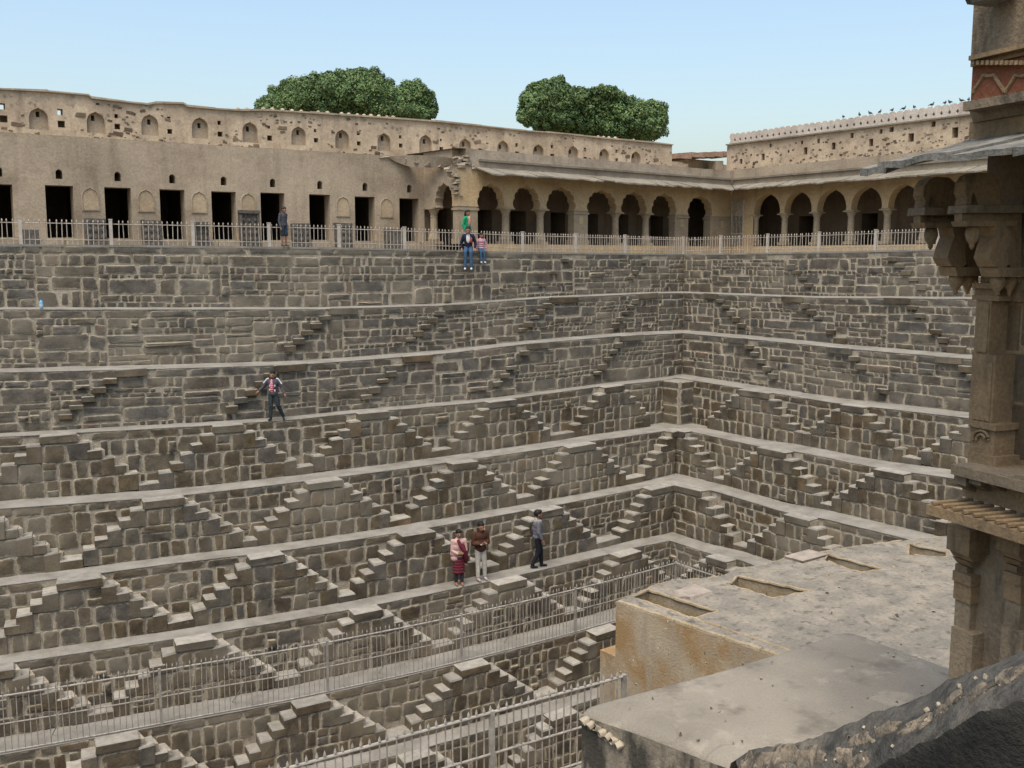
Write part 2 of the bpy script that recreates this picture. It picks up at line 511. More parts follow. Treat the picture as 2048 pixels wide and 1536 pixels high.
def step_mesh(i):
    rnd = random.Random(i + 40)
    def j(a): return rnd.uniform(-a, a)
    v = []
    for z in (-1.0, 0.0):
        for x, y in ((-.5, -1), (.5, -1), (.5, 0), (-.5, 0)):
            v.append((x + j(.025), y + (j(.03) if y < 0 else 0), z + (j(.05) if z == 0 else 0)))
    # bevelled top ring
    b = []
    for (x, y, z) in v[4:]:
        b.append((x * .94, -.5 + (y + .5) * .93, z + .06))
    v[4:] = [(x, y, z - .05) for x, y, z in v[4:]]
    v += b
    f = [(0, 1, 5, 4), (1, 2, 6, 5), (2, 3, 7, 6), (3, 0, 4, 7), (4, 5, 9, 8), (5, 6, 10, 9), (6, 7, 11, 10), (7, 4, 8, 11), (8, 9, 10, 11), (0, 3, 2, 1)]
    me = bpy.data.meshes.new('step')
    me.from_pydata(v, [], f)
    at = me.attributes.new('edge', 'FLOAT', 'POINT')
    at.data.foreach_set('value', [.1] * 4 + [.3] * 4 + [1.0] * 4)
    me.materials.append(STONE); me.materials.append(TREAD)
    me.polygons.foreach_set('material_index', [0, 0, 0, 0, 1, 1, 1, 1, 1, 0])
    me.update()
    return me
STEPS = [step_mesh(i) for i in range(8)]

def block(S, k, s0, s1, ztop, h, off0, off1, parent, name='step'):
    s = (s0 + s1) / 2
    p = S.P(k, s, off0, ztop)
    px = to_px(p)
    if not (-300 < px[0] < 2040 and px[1] < 1680): return
    if (px[0] > 1500 and px[1] > 1200) or (px[0] > 1270 and px[1] > 1310): return
    return inst(name, random.choice(STEPS), parent, p, (random.uniform(-.012, .012), random.uniform(-.015, .015), S.rot(k, s) + random.uniform(-.02, .02)),
         (s1 - s0, off1 - off0, h))

NTH = ['topmost', 'second', 'third', 'fourth', 'fifth', 'sixth', 'seventh', 'eighth', 'ninth', 'tenth']
SNEAR = {'left': -6.0, 'right': 2.0}
WALLS = {}

def build_tier(S, k):
    e = depth_e(S, k)
    lands = (LAND_A if S is A else LAND_B).get(k, [])
    kind = 'up' if k <= 2 else 'lo'
    sn, sc = SNEAR[S.name], S.corner(k)
    # ---- mortar backing of this tier
    mb = MB()
    n = int((sc - sn) / .35)
    cols = [sn + (sc - sn) * i / n for i in range(n + 1)]
    vs = []
    for s in cols:
        zt = S.zt(k, s) - .02; zb = S.zt(k + 1, s) - .12
        for j in range(5):
            z = zt + (zb - zt) * j / 4
            vs.append(S.P(k, s, .012 * noise.noise((s * 1.3, z * 2.1, k)), z))
    fs = []
    for i in range(n):
        for j in range(4):
            q = (i * 5 + j, i * 5 + j + 1, (i + 1) * 5 + j + 1, (i + 1) * 5 + j)
            fs.append(q if S is A else q[::-1])
    mb.add(vs, fs)
    wall = mb.build('stepwell_tier', MORTAR)
    where = 'left flank' if S is A else 'right flank'
    tag(wall, '%s dark stone tier wall of the %s, counted down from the rim railing' % (NTH[k], where), 'stone tier', 'stepped tier walls of the well')
    WALLS[(S.name, k)] = wall
    # ---- ledge on top of it (walk between this lip and the foot of the tier above)
    if k > 0:
        mb = MB()
        scb = S.corner(k - 1)
        n = int((sc - sn) / .3)
        vs = []
        for i in range(n + 1):
            t = i / n
            s_f = sn + (sc - sn) * t; s_b = sn + (scb - sn) * t
            jig = .02 * noise.noise((s_f * 1.7, k * 3.1, 0))
            pf = S.P(k, s_f, .028 + jig, 0); pb = S.P(k - 1, s_b, -.03, 0)
            zt = S.zt(k, s_f)
            for q in (0, .33, .66, 1):
                p = pf.lerp(pb, q)
                p.z = zt + (.012 * noise.noise((p.x * 2, p.y * 2, 5)) if q not in (0,) else -.006) + .006 * q
                vs.append(p)
            p = pf.copy(); p.z = zt - .022
            vs.append(p)
        fs = []
        for i in range(n):
            for j in range(3):
                q = (i * 5 + j, (i + 1) * 5 + j, (i + 1) * 5 + j + 1, i * 5 + j + 1)
                fs.append(q if S is A else q[::-1])
            q = (i * 5, i * 5 + 4, (i + 1) * 5 + 4, (i + 1) * 5)
            fs.append(q if S is A else q[::-1])
        mb.add(vs, fs)
        mb.build('ledge', DUST, wall)
    # ---- stairs standing against it
    occ = []                                            # (s0, s1, ztop) regions hidden by stairs
    run = .272
    for (a, b, fl, fr) in lands:
        zt = S.zt(k, (a + b) / 2)
        zb = S.zt(k + 1, (a + b) / 2)
        h = (zt - zb) / 7
        if a < sn + .3 or b > sc + .02: b = min(b, sc)
        pxc = to_px(S.P(k, (a + b) / 2, e, zb))
        if pxc[0] > 2050 or pxc[0] < -420: continue
        prof = []                                       # stepped outline of the body
        if k <= 2: fr = 0                               # only the flights that climb towards the corner survive up here
        ln, rn = (5 if fl else 0), (5 if fr else 0)
        eb = e - .035
        body = MB()
        # horizontal layers
        for j in range(0, 7):
            s0 = a - run * min(j, ln) ; s1 = b + run * min(j, rn)
            s1 = min(s1, sc - .005)
            z1, z0 = zt - j * h - (.05 if j == 0 else .0), zt - (j + 1) * h
            m = max(1, int((s1 - s0) / .5))
            for q in range(m):
                t0, t1 = s0 + (s1 - s0) * q / m, s0 + (s1 - s0) * (q + 1) / m
                P = [S.P(k, t0, eb, z0), S.P(k, t1, eb, z0), S.P(k, t1, -.02, z0), S.P(k, t0, -.02, z0),
                     S.P(k, t0, eb, z1), S.P(k, t1, eb, z1), S.P(k, t1, -.02, z1), S.P(k, t0, -.02, z1)]
                if j > 0: P = [p + Vector((0, 0, -.004 if i > 3 else 0)) for i, p in enumerate(P)]
                body.hexa(P if S is A else [P[i] for i in (1, 0, 3, 2, 5, 4, 7, 6)])
            occ.append((s0, s1, z0, z1))
        thin = k <= 2
        if thin:                                        # upper tiers: slabs let into the face, no projecting body
            del occ[-7:]
            st = empty('staircase', parent=wall)
        else:
            st = body.build('staircase', MORTAR, wall)
        # landing slab on top
        if k > 0:
            block(S, k, a, b, zt + .004, .19, .03, (e + .02) if not thin else e * .8, st, 'landing_slab')
        for side, nn in ((-1, ln), (1, rn)):
            for j in range(1, nn + 1):
                if k <= 2 and random.random() < (.12 if side < 0 else .3 - .08 * k): continue
                edge = a if side < 0 else b
                x0, x1 = (edge - j * run, edge - (j - 1) * run) if side < 0 else (edge + (j - 1) * run, edge + j * run)
                if x1 > sc - .02: continue
                hh = 2 * h if (j % 2 == 1) else h
                if thin: hh = random.uniform(.12, .2)
                ov = .05
                block(S, k, x0 - (ov if side > 0 else random.uniform(0, .03)), x1 + (ov if side < 0 else random.uniform(0, .03)), zt - j * h, hh - .02,
                      -.01, e + random.uniform(-.015, .02), st)
        # facing stones of the body
        for m in range(0 if thin else 3):
            s0 = a - run * (2 * m if ln else 0) ; s1 = b + run * (2 * m if rn else 0)
            if not ln: s0 = a
            if not rn: s1 = min(b, sc - .02)
            z1, z0 = zt - (2 * m + 1) * h, zt - (2 * m + 3) * h
            s = s0
            while s < s1 - .02:
                w = random.choice((.26, .3, .34, .4, .5)) * (1.5 if random.random() < .12 else 1)
                t = s + w
                if s1 - t < .17: t = s1
                if random.random() < .12 and k > 2:
                    zm = z0 + (z1 - z0) * random.uniform(.4, .6)
                    stone(S, k, s, t, z0, zm, eb, random.uniform(.03, .05), st, kind)
                    stone(S, k, s, t, zm, z1, eb, random.uniform(.03, .05), st, kind)
                else:
                    stone(S, k, s, t, z0, z1, eb, random.uniform(.03, .052), st, kind)
                s = t
    # ---- slabs at the bottom of the valleys between two stairs
    for (a, b) in zip(lands, lands[1:]):
        if not (a[3] and b[2]): continue
        s0, s1 = a[1] + 5 * run, b[0] - 5 * run
        if s1 - s0 < .15 or (k <= 2 and random.random() < .5): continue
        s = (s0 + s1) / 2
        zt, zb = S.zt(k, s), S.zt(k + 1, s)
        hb = (zt - zb) / 7
        block(S, k, s0 + .01, s1 - .01, zb + hb * random.uniform(.85, 1.05), hb + .06, -.01, e + .01, wall, 'bottom_landing')
        occ.append((s0, s1, zb, zb + hb))
    # ---- facing stones of the wall between the stairs
    smin = sn
    for s in [sn + .5 * i for i in range(int((sc - sn) / .5))]:
        if to_px(S.P(k, s, 0, S.zt(k, s)))[0] > -290 if S is A else to_px(S.P(k, s, 0, S.zt(k, s)))[0] < 2010:
            smin = s; break
    def hidden(s0, s1, z0, z1):
        sm, zm = (s0 + s1) / 2, (z0 + z1) / 2
        for (a, b, c, d) in occ:
            if a - .01 <= s0 + .03 and s1 - .03 <= b + .01 and c <= zm <= d: return True
        return False
    # coping course
    s = smin
    while s < sc - .03:
        w = random.uniform(.35, .9) if k > 2 else random.uniform(.4, 1.3)
        t = min(s + w, sc - .02)
        zt = S.zt(k, (s + t) / 2)
        if not any(a[0] < (s + t) / 2 < a[1] for a in lands):
            stone(S, k, s, t, zt - .235, zt - .018, 0, random.uniform(.022, .034), wall, kind)
        s = t
    # courses below, laid in stretches whose beds do not line up
    c0 = smin
    while c0 < sc - .05:
        c1 = c0 + (random.uniform(1.3, 4.0) if kind == 'up' else random.uniform(2.5, 6))
        if sc - c1 < .5: c1 = sc - .02
        zrel = 0.235
        while zrel < H_T - .02:
            if kind == 'lo': hc = random.uniform(.3, .5)
            else: hc = random.choice((.13, .18, .23, .28, .34, .42))
            if zrel + hc > H_T - .12: hc = H_T - zrel
            s = c0
            while s < c1 - .03:
                asp = random.choice((.55, .7, .85, 1.0, 1.3, 1.7)) if kind == 'lo' else random.choice((.7, 1.0, 1.4, 2.0, 2.8, 3.4))
                wd_ = min(max(.17, hc * asp * random.uniform(.85, 1.15)), 1.3)
                t = min(s + wd_, c1)
                if c1 - t < .14: t = c1
                m = (s + t) / 2
                zt, zb = S.zt(k, m), S.zt(k + 1, m)
                f = (zt - zb) / H_T
                z1, z0 = zt - zrel * f, zt - (zrel + hc) * f
                wob = .05 * noise.noise((s * .6, zrel * 3, k * 7.7))
                if z0 - zb > .1: z0 += wob
                if zrel > .3: z1 += wob * .8
                r = random.random()
                if not hidden(s, t, z0, z1):
                    if r < (.2 if kind == 'up' else .12) and hc > .26:
                        zm = z0 + (z1 - z0) * random.uniform(.3, .7)
                        stone(S, k, s, t, zm, z1, 0, random.uniform(.015, .045), wall, kind)
                        if r < .1 and t - s > .3:
                            tm = s + (t - s) * random.uniform(.35, .65)
                            stone(S, k, s, tm, z0, zm, 0, random.uniform(.015, .045), wall, kind)
                            stone(S, k, tm, t, z0, zm, 0, random.uniform(.015, .045), wall, kind)
                        else:
                            stone(S, k, s, t, z0, zm, 0, random.uniform(.02, .045) if r > .13 else .10, wall, kind)
                    elif r > .975:
                        stone(S, k, s + .03, t - .03, z0 + .03, z1 - .03, 0, .012, wall, kind)      # nearly drowned in mortar
                    else:
                        stone(S, k, s, t, z0, z1, 0, random.uniform(.015, .05), wall, kind)
                s = t
            zrel += hc
        c0 = c1

for k in range(10):
    build_tier(A, k)
for k in range(9):
    build_tier(B, k)

# beyond 300 stones on one tier the smallest in view are joined into one part
for wall in WALLS.values():
    ch = [o for o in wall.children if o.name.startswith('stone')]
    if len(ch) <= 300: continue
    def seen(o):
        x, y = to_px(o.location)
        return abs(o.scale.x) * o.scale.z / o.location.length_squared * (.01 if x < 0 or x > 1950 else 1)
    ch.sort(key=seen, reverse=True)
    V, Fc, Eg = [], [], []
    for o in ch[300:]:
        M = Matrix.LocRotScale(o.location, o.rotation_euler, o.scale)
        n0 = len(V)
        V += [M @ v.co for v in o.data.vertices]
        Fc += [tuple(i + n0 for i in p.vertices) for p in o.data.polygons]
        Eg += [d.value for d in o.data.attributes['edge'].data]
        bpy.data.objects.remove(o)
    me = bpy.data.meshes.new('small_stones')
    me.from_pydata(V, [], Fc)
    me.polygons.foreach_set('use_smooth', [True] * len(Fc))
    me.attributes.new('edge', 'FLOAT', 'POINT').data.foreach_set('value', Eg)
    me.materials.append(STONE_UP_JOINED)
    tag(inst('small_stones', me, wall), kind='stuff')
# square pier that fills the inner corner under the third ledge
cx3, cy3 = CORN[3]
zt3, zb3 = A.zt(3, 27.5) - .004, A.zt(4, 26.5) - .05
x0_, y0_ = 27.26, 24.02
m = MB()
m.box(((x0_ + cx3 + .1) / 2, (y0_ + cy3 + .1) / 2, (zt3 + zb3) / 2 - .01), (cx3 + .1 - x0_, cy3 + .1 - y0_, zt3 - zb3 - .02), top=1)
cp = m.build('corner_pier', [MORTAR, DUST], WALLS[('left', 3)])
zz = zt3 - .02
for hc in (.24, .62, .34, .36):
    z0_ = zz - hc
    for (p, rz, wd_) in ((((x0_ + cx3) / 2 + .02, y0_ + .0, (zz + z0_) / 2), 0.0, cx3 - x0_ - .02), ((x0_, (y0_ + cy3) / 2 + .02, (zz + z0_) / 2), -pi / 2, cy3 - y0_ - .02)):
        ai = min(range(4), key=lambda i: abs(math.log(ASPS[i] / (wd_ / hc))))
        inst('stone', STONES[('lo', ai, random.randrange(6))], cp, p, (0, 0, rz), (wd_ - .03, .025, hc - .025))
    zz = z0_
# floor of the well far below, terrace behind the rim, ground around
fl = MB()
zf = Z_RIM - H_T * 10
fl.add([(-14, -12, zf), (CORN[9][0] + .6, -12, zf), (CORN[9][0] + .6, CORN[9][1] + .9, zf), (-14, CORN[9][1] + 2.5, zf)], [(0, 1, 2, 3)])
tag(fl.build('well_floor', DUST), kind='structure')

te = MB()
n = 60
vs = []
for i in range(n + 1):
    s = -20 + (31.48 + 20) * i / n
    ss = max(s, -6)
    zz = A.zt(0, s)
    vs += [(s, planA(0, ss) - .03, zz), (s + (0 if s < 20 else (s - 20) * .6), 36.0, zz + .05), (s, planA(0, ss) - .03, zz - .06)]
fs = []
for i in range(n):
    fs += [(i * 3, i * 3 + 3, i * 3 + 4, i * 3 + 1), (i * 3, i * 3 + 2, i * 3 + 5, i * 3 + 3)]
te.add(vs, fs)
vs = []
for i in range(n + 1):
    s = 27.65 + (-10 - 27.65) * i / n
    zz = B.zt(0, s)
    vs += [(planB(0, s) - .03, s, zz), (44.0, s + max(0, (s - 20)) * 1.09, zz + .05), (planB(0, s) - .03, s, zz - .06)]
fs = []
for i in range(n):
    fs += [(i * 3, i * 3 + 3, i * 3 + 4, i * 3 + 1), (i * 3, i * 3 + 2, i * 3 + 5, i * 3 + 3)]
te.add(vs, fs)
tag(te.build('terrace', DUST), kind='structure')

gr = MB()
zg = 0.12
R = 2500
xi0, xi1, yi0, yi1 = -20, 41.5, -14, 35.0
o = [(-R, -R), (R, -R), (R, R), (-R, R)]; q = [(xi0, yi0), (xi1, yi0), (xi1, yi1), (xi0, yi1)]
gr.add([(*p, zg) for p in o] + [(*p, zg) for p in q], [(0, 1, 5, 4), (1, 2, 6, 5), (2, 3, 7, 6), (3, 0, 4, 7)])
tag(gr.build('ground', GROUNDM), kind='structure')
# ================================================================ buildings above the rim
def panel(mb, to3, outline, holes=(), mi=0, thick=0.0, mi_rev=None):
    """flat wall front with openings; holes = (loop, depth or None = right through, material of the back)"""
    mi_rev = mi if mi_rev is None else mi_rev
    loops = [outline] + [h[0] for h in holes]
    flat = [p for l in loops for p in l]
    tris = tessellate_polygon([[Vector((p[0], p[1], 0)) for p in l] for l in loops])
    mb.add([to3(p[0], p[1], 0) for p in flat], [tuple(t) for t in tris], mi)
    for hd in holes:
        loop, dep, mb_i = hd[:3]
        sub = hd[3] if len(hd) > 3 else []
        d = dep if dep else thick
        n = len(loop)
        vs = [to3(p[0], p[1], 0) for p in loop] + [to3(p[0], p[1], d) for p in loop]
        mb.add(vs, [(i, (i + 1) % n, n + (i + 1) % n, n + i) for i in range(n)], mi_rev)
        if dep and mb_i is not None:
            ls = [loop] + [q[0] for q in sub]
            mb.add([to3(p[0], p[1], d) for l in ls for p in l], [tuple(t) for t in tessellate_polygon([[Vector((p[0], p[1], 0)) for p in l] for l in ls])], mb_i)
            for lp2, d2, m2 in sub:
                k = len(lp2)
                mb.add([to3(p[0], p[1], d) for p in lp2] + [to3(p[0], p[1], d + d2) for p in lp2], [(i, (i + 1) % k, k + (i + 1) % k, k + i) for i in range(k)], mb_i)
                mb.add([to3(p[0], p[1], d + d2) for p in lp2], [tuple(range(k))], m2)
    if thick:
        n = len(outline)
        vs = [to3(p[0], p[1], 0) for p in outline] + [to3(p[0], p[1], thick) for p in outline]
        mb.add(vs, [(i, (i + 1) % n, n + (i + 1) % n, n + i) for i in range(n)], mi)
        thr = [h[0] for h in holes if not h[1]]
        loops = [outline] + thr
        flat = [p for l in loops for p in l]
        tris = tessellate_polygon([[Vector((p[0], p[1], 0)) for p in l] for l in loops])
        mb.add([to3(p[0], p[1], thick) for p in flat], [tuple(t) for t in tris], mi)

def rect(x0, x1, z0, z1): return [(x0, z0), (x1, z0), (x1, z1), (x0, z1)]

def arch(cx, z0, w, h, rise=None, ogee=True):
    rise = rise or min(h * .5, w * .62)
    zs = z0 + h - rise
    pts = [(cx - w / 2, z0), (cx + w / 2, z0)]
    half = [(1, 0), (.97, .25), (.86, .5), (.66, .72), (.4, .86), (.16, .93), (0, 1.04 if ogee else .96)]
    pts += [(cx + w / 2 * a, zs + rise * b) for a, b in half]
    pts += [(cx - w / 2 * a, zs + rise * b) for a, b in half[-2::-1]]
    return pts

FOIL = [(1.0, 0.0), (1.1, .1), (1.13, .24), (1.07, .38), (.97, .42), (1.0, .52), (.95, .66), (.82, .73), (.76, .72), (.74, .82), (.6, .91), (.45, .92), (.36, .9), (.26, .97), (.1, 1.0), (0, 1.09)]
def foil_edge(u0, u1, zs, za):
    c, hw = (u0 + u1) / 2, (u1 - u0) / 2
    L = [(c - hw * a, zs + (za - zs) * b) for a, b in FOIL]
    R_ = [(c + hw * a, zs + (za - zs) * b) for a, b in FOIL[-2::-1]]
    return L + R_

# ---- plain plastered building behind the left rim
SKA = -0.109
Y_BLD = 33.0
def bldA(u, z, d): return (u + d * .108, Y_BLD + SKA * (u - 15) + d, z)
def U(x, y=430, yy=Y_BLD): return at_y(x, y, yy, SKA).x
def Zp(x, y, yy=Y_BLD): return at_y(x, y, yy, SKA).z
U_J = U(848)                                          # where the arcade block begins

bld = empty('plaster_building', (15, Y_BLD, 0.3))
tag(bld, 'long beige plastered building with a row of dark doorways behind the railing', 'building')
bld.location = (0, 0, 0)
doors = [(-130, -75), (-26, 28), (93, 149), (211, 264), (321, 371), (424, 473), (522, 570), (619, 661), (710, 750), (799, 838)]
mb = MB()
z_sill, z_lint, z_top = 0.60, 2.23, 3.77
bounds = [-11.0] + [(U(a[1]) + U(b[0])) / 2 for a, b in zip(doors, doors[1:])] + [U_J + .02]
vents = {2: 123, 3: 234, 4: 343, 5: 447, 6: 545, 7: 638, 8: 728, 9: 817}
niches = {3: 182, 4: 293, 5: 399, 6: 497, 8: 686, 9: 773}
for i, (a, b) in enumerate(doors):
    holes = [(rect(U(a), U(b), z_sill, z_lint + random.uniform(-.03, .03)), 0.55, None)]
    x0, x1 = bounds[i], bounds[i + 1]
    c = (U(a) + U(b)) / 2
    holes.append((arch(c + .02, z_lint + .22, .2, .3), .7, 2))
    panel(mb, bldA, rect(x0, x1, .18, z_top), holes, 0, 0, 1)
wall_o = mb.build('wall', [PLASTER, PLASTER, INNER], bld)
# shallow niches are built into separate thin frames so each reads as a recess
for i, px in niches.items():
    c = U(px)
    w, z0, h = .47, 1.52, .68
    m = MB()
    lp = arch(c, z0, w, h)
    out = [(c + (x - c) * 1.14, z0 + h / 2 + (z - z0 - h / 2) * 1.1) for x, z in lp]
    n = len(lp)
    vs = [bldA(x, z, -.03) for x, z in out] + [bldA(x, z, -.035) for x, z in lp] + [bldA(x, z, -.004) for x, z in lp] + [bldA(x, z, -.002) for x, z in out]
    fs = []
    for q in range(n):
        r = (q + 1) % n
        fs += [(q, r, n + r, n + q), (n + q, n + r, 2 * n + r, 2 * n + q), (3 * n + q, 3 * n + r, r, q)]
    m.add(vs, fs, 0)
    m.add([bldA(x, z, -.004) for x, z in lp], [tuple(t) for t in tessellate_polygon([[Vector((p[0], p[1], 0)) for p in lp]])], 1)
    m.build('arched_niche', [PLASTER, NICHE], bld)
# rooms behind the doors
m = MB()
m.add([bldA(-12, .55, .5), bldA(U_J, .55, .5), bldA(U_J, .55, 4), bldA(-12, .55, 4)], [(0, 1, 2, 3)])
m.add([bldA(-12, 3.0, .5), bldA(U_J, 3.0, .5), bldA(U_J, 3.0, 4), bldA(-12, 3.0, 4)], [(0, 1, 2, 3)])
m.add([bldA(-12, .5, 4), bldA(U_J, .5, 4), bldA(U_J, 3.1, 4), bldA(-12, 3.1, 4)], [(0, 1, 2, 3)])
for x0, x1 in [(U(a), U(b)) for a, b in doors]:            # inside of the front wall beside each door
    pass
for i in range(len(doors)):
    x = bounds[i + 1]
    m.add([bldA(x, .5, .5), bldA(x, .5, 4), bldA(x, 3.05, 4), bldA(x, 3.05, .5)], [(0, 1, 2, 3)])
edges = [-12] + [q for a, b in doors for q in (U(a), U(b))] + [U_J]
for x0, x1 in zip(edges[::2], edges[1::2]):
    m.add([bldA(x0, .5, .55), bldA(x1, .5, .55), bldA(x1, 3.05, .55), bldA(x0, 3.05, .55)], [(0, 1, 2, 3)])
m.add([bldA(-12, z_lint + .03, .552), bldA(U_J, z_lint + .03, .552), bldA(U_J, 3.05, .552), bldA(-12, 3.05, .552)], [(0, 1, 2, 3)])
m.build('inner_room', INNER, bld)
# roof and plinth
m = MB()
m.add([bldA(-11, z_top + .004, 0), bldA(U_J, z_top + .004, 0), bldA(U_J, z_top + .06, 5), bldA(-11, z_top + .06, 5)], [(0, 1, 2, 3)])
m.build('roof', ROOFM, bld)
for i in range(34):
    u = -10 + i * .95
    m = MB()
    m.box(bldA(u + .47, .38, -.34), (.93, .66, .46), atan2(SKA, 1), jit=.02)
    m.build('plinth_stone', PILLAR, bld)

# ---- arcade: left wing facing the well
YA, XB0, SKB = 29.98, 37.32, 0.08
U_C = XB0
arc = empty('arcade_building')
tag(arc, 'ochre arcaded cloister wing with cusped arches behind the rim, facing the camera', 'building')
openA = [(22.72, 23.86), (24.42, 25.63), (26.12, 27.5), (28.3, 29.8), (30.24, 31.6), (32.09, 33.5), (34.41, 35.9)]
ZF, ZS, ZAP, ZE, ZT = 0.51, 1.88, 2.72, 3.3, 3.95
def arcA(u, z, d): return (u, YA + d, z)
pts = []
for (a, b) in openA: pts += foil_edge(a, b, ZS, ZAP)
U_J0 = U_J - .02
outl = [(U_J0, ZS)] + pts + [(U_C + .3, ZS), (U_C + .3, ZE), (U_J0, ZE)]
m = MB(); panel(m, arcA, outl, (), 0, .4); m.build('spandrel_wall', OCHRE, arc)
m = MB(); panel(m, arcA, rect(U_J + .35, U_C + .3, ZE + .003, ZT), (), 0, .4); m.build('upper_band', ROOFM, arc)

def column(parent, loc, rz=0.0, w=.27, name='column'):
    m = MB()
    zz = ZS - ZF
    m.box((0, 0, .06), (w * 1.75, w * 1.75, .12))
    prof = [(w * .86, .12), (w * .92, .2), (w * .8, .3), (w * .62, .42), (w * .56, .5), (w * .52, zz - .36), (w * .58, zz - .33), (w * .5, zz - .3), (w * .52, zz - .24), (w * .7, zz - .12), (w * .9, zz - .05)]
    m.lathe(prof, n=12)
    m.box((0, 0, zz - .025), (w * 1.95, w * 1.95, .05))
    return m.build(name, PILLAR, parent, loc=loc, rz=rz)
def pier(parent, loc, w, d, rz=0.0):
    m = MB()
    zz = ZS - ZF
    m.box((0, 0, zz / 2), (w, d, zz))
    m.box((0, 0, zz - .1), (w + .08, d + .08, .08))
    m.box((0, 0, .1), (w + .1, d + .1, .2))
    p = m.build('pier', PILLAR, parent, loc=loc, rz=rz)
    if w > .5:                                        # little blind niche under the capital
        m = MB()
        lp = arch(0, zz - .52, .2, .34)
        m.add([(x, -d / 2 - .012, z) for x, z in lp], [tuple(t) for t in tessellate_polygon([[Vector((a, b, 0)) for a, b in lp]])])
        m.build('niche', OCHRE, p)
for (a, b), (c, d) in zip(openA, openA[1:]):
    g = c - b
    if g > .7: pier(arc, ((b + c) / 2, YA + .2, ZF), g - .04, .36)
    else: column(arc, ((b + c) / 2, YA + .2, ZF), w=min(.27, g * .62))
pier(arc, ((U_J + openA[0][0]) / 2 - .02, YA + .2, ZF), openA[0][0] - U_J - .04, .36)
pier(arc, ((openA[-1][1] + U_C + .25) / 2, YA + .22, ZF), U_C + .25 - openA[-1][1], .4)

# side bay of the wing, looking back along the plain building
ys = sorted([at_x(872, 430, U_J).y, at_x(908, 430, U_J).y])
def sideA(v, z, d): return (U_J + d, v, z)
yb = Y_BLD + SKA * (U_J - 15)
ys = [max(ys[0], YA + .35), min(ys[1], yb - .35)]
m = MB()
panel(m, sideA, [(YA + .41, ZS)] + foil_edge(ys[0] + .1, ys[1], ZS, ZAP) + [(yb, ZS), (yb, ZT), (YA + .41, ZT)], (), 0, .35)
m.build('side_spandrel', PLASTER, arc)
column(arc, (U_J + .18, (ys[1] + yb) / 2, ZF), w=.26)

# gallery inside
m = MB()
def backA(u, z, d): return (u, 32.35 + d, z)
hol = [(rect(c - .42, c + .42, ZF, 1.92), 2.4, 1) for c in (22.75, 24.75, 26.55, 28.75, 30.7, 32.6, 34.9)]
panel(m, backA, rect(U_J - .1, 40.2, .3, 3.3), hol, 0, 0, 1)
m.add([(U_J, YA - .42, ZF), (39.9, YA - .42, ZF), (39.9, 32.4, ZF), (U_J, 32.4, ZF)], [(0, 1, 2, 3)], 2)
m.add([(U_J, YA - .42, ZF), (U_J, YA - .42, .15), (39.9, YA - .42, .15), (39.9, YA - .42, ZF)], [(0, 1, 2, 3)], 2)
m.add([(U_J + .1, YA + .2, ZE - .02), (40, YA + .2, ZE - .02), (40, 32.5, ZE - .02), (U_J + .1, 32.5, ZE - .02)], [(0, 1, 2, 3)], 0)
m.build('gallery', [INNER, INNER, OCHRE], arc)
m = MB()
m.add([(U_J - .1, YA + .02, ZT + .004), (43, YA + .02, ZT + .004), (43, 37, ZT + .05), (U_J - .1, 37, ZT + .05)], [(0, 1, 2, 3)])
m.build('roof', ROOFM, arc)
# drip moulding and eave slabs
m = MB(); m.box(((U_J + .9 + U_C - .1) / 2, YA - .05, 3.57), (U_C - U_J - 1.0, .1, .08)); m.build('drip_moulding', EAVE, arc)
EAVE_MESH = {}
def eave_slab(parent, p0, p1, q1, q0, t=.05):
    """root edge p0-p1, outer edge q0-q1"""
    vs = []
    P = [Vector(p0), Vector(p1), Vector(q1), Vector(q0)]
    rows = 3
    top, bot = [], []
    for i in range(4):
        for j in range(rows):
            a = P[0].lerp(P[1], i / 3); b = P[3].lerp(P[2], i / 3)
            if j == rows - 1: b = b + (b - a) * random.uniform(-.07, .05)
            p = a.lerp(b, j / (rows - 1)); p.z += random.uniform(-.012, .012)
            top.append(p); bot.append(p - Vector((0, 0, t * random.uniform(.8, 1.3))))
    m = MB(); n = len(top); fs = []
    for i in range(3):
        for j in range(rows - 1):
            a, b, c, d = i * rows + j, (i + 1) * rows + j, (i + 1) * rows + j + 1, i * rows + j + 1
            fs += [(a, b, c, d), (n + a, n + d, n + c, n + b)]
        c, d = (i + 1) * rows + rows - 1, i * rows + rows - 1
        fs.append((d, c, n + c, n + d))
    for i in (0, 3):
        for j in range(rows - 1):
            a, b = i * rows + j, i * rows + j + 1
            fs.append((a, b, n + b, n + a))
    m.add(top + bot, fs)
    return m.build('eave_slab', EAVE, parent)
u = U_J + .75
while u < 36.2:
    w = random.uniform(.5, .95)
    t = min(u + w, 36.25)
    if 36.25 - t < .3: t = 36.25
    dz = random.uniform(-.025, .025)
    last = t >= 36.25
    a0, a1 = (u, t) if not last else (u, U_C - .02)
    eave_slab(arc, (a0, YA - .003, ZE + .02), (a1 - .01, YA - .003, ZE + .02), (t - .01, YA - 1.02, 3.03 + dz), (u, YA - 1.02 + random.uniform(-.05, .05), 3.03 + dz))
    u = t
RUIN = []
for j in range(6):
    me = STONES[('up', 2, j)].copy(); me.materials[0] = ROOFM; RUIN.append(me)
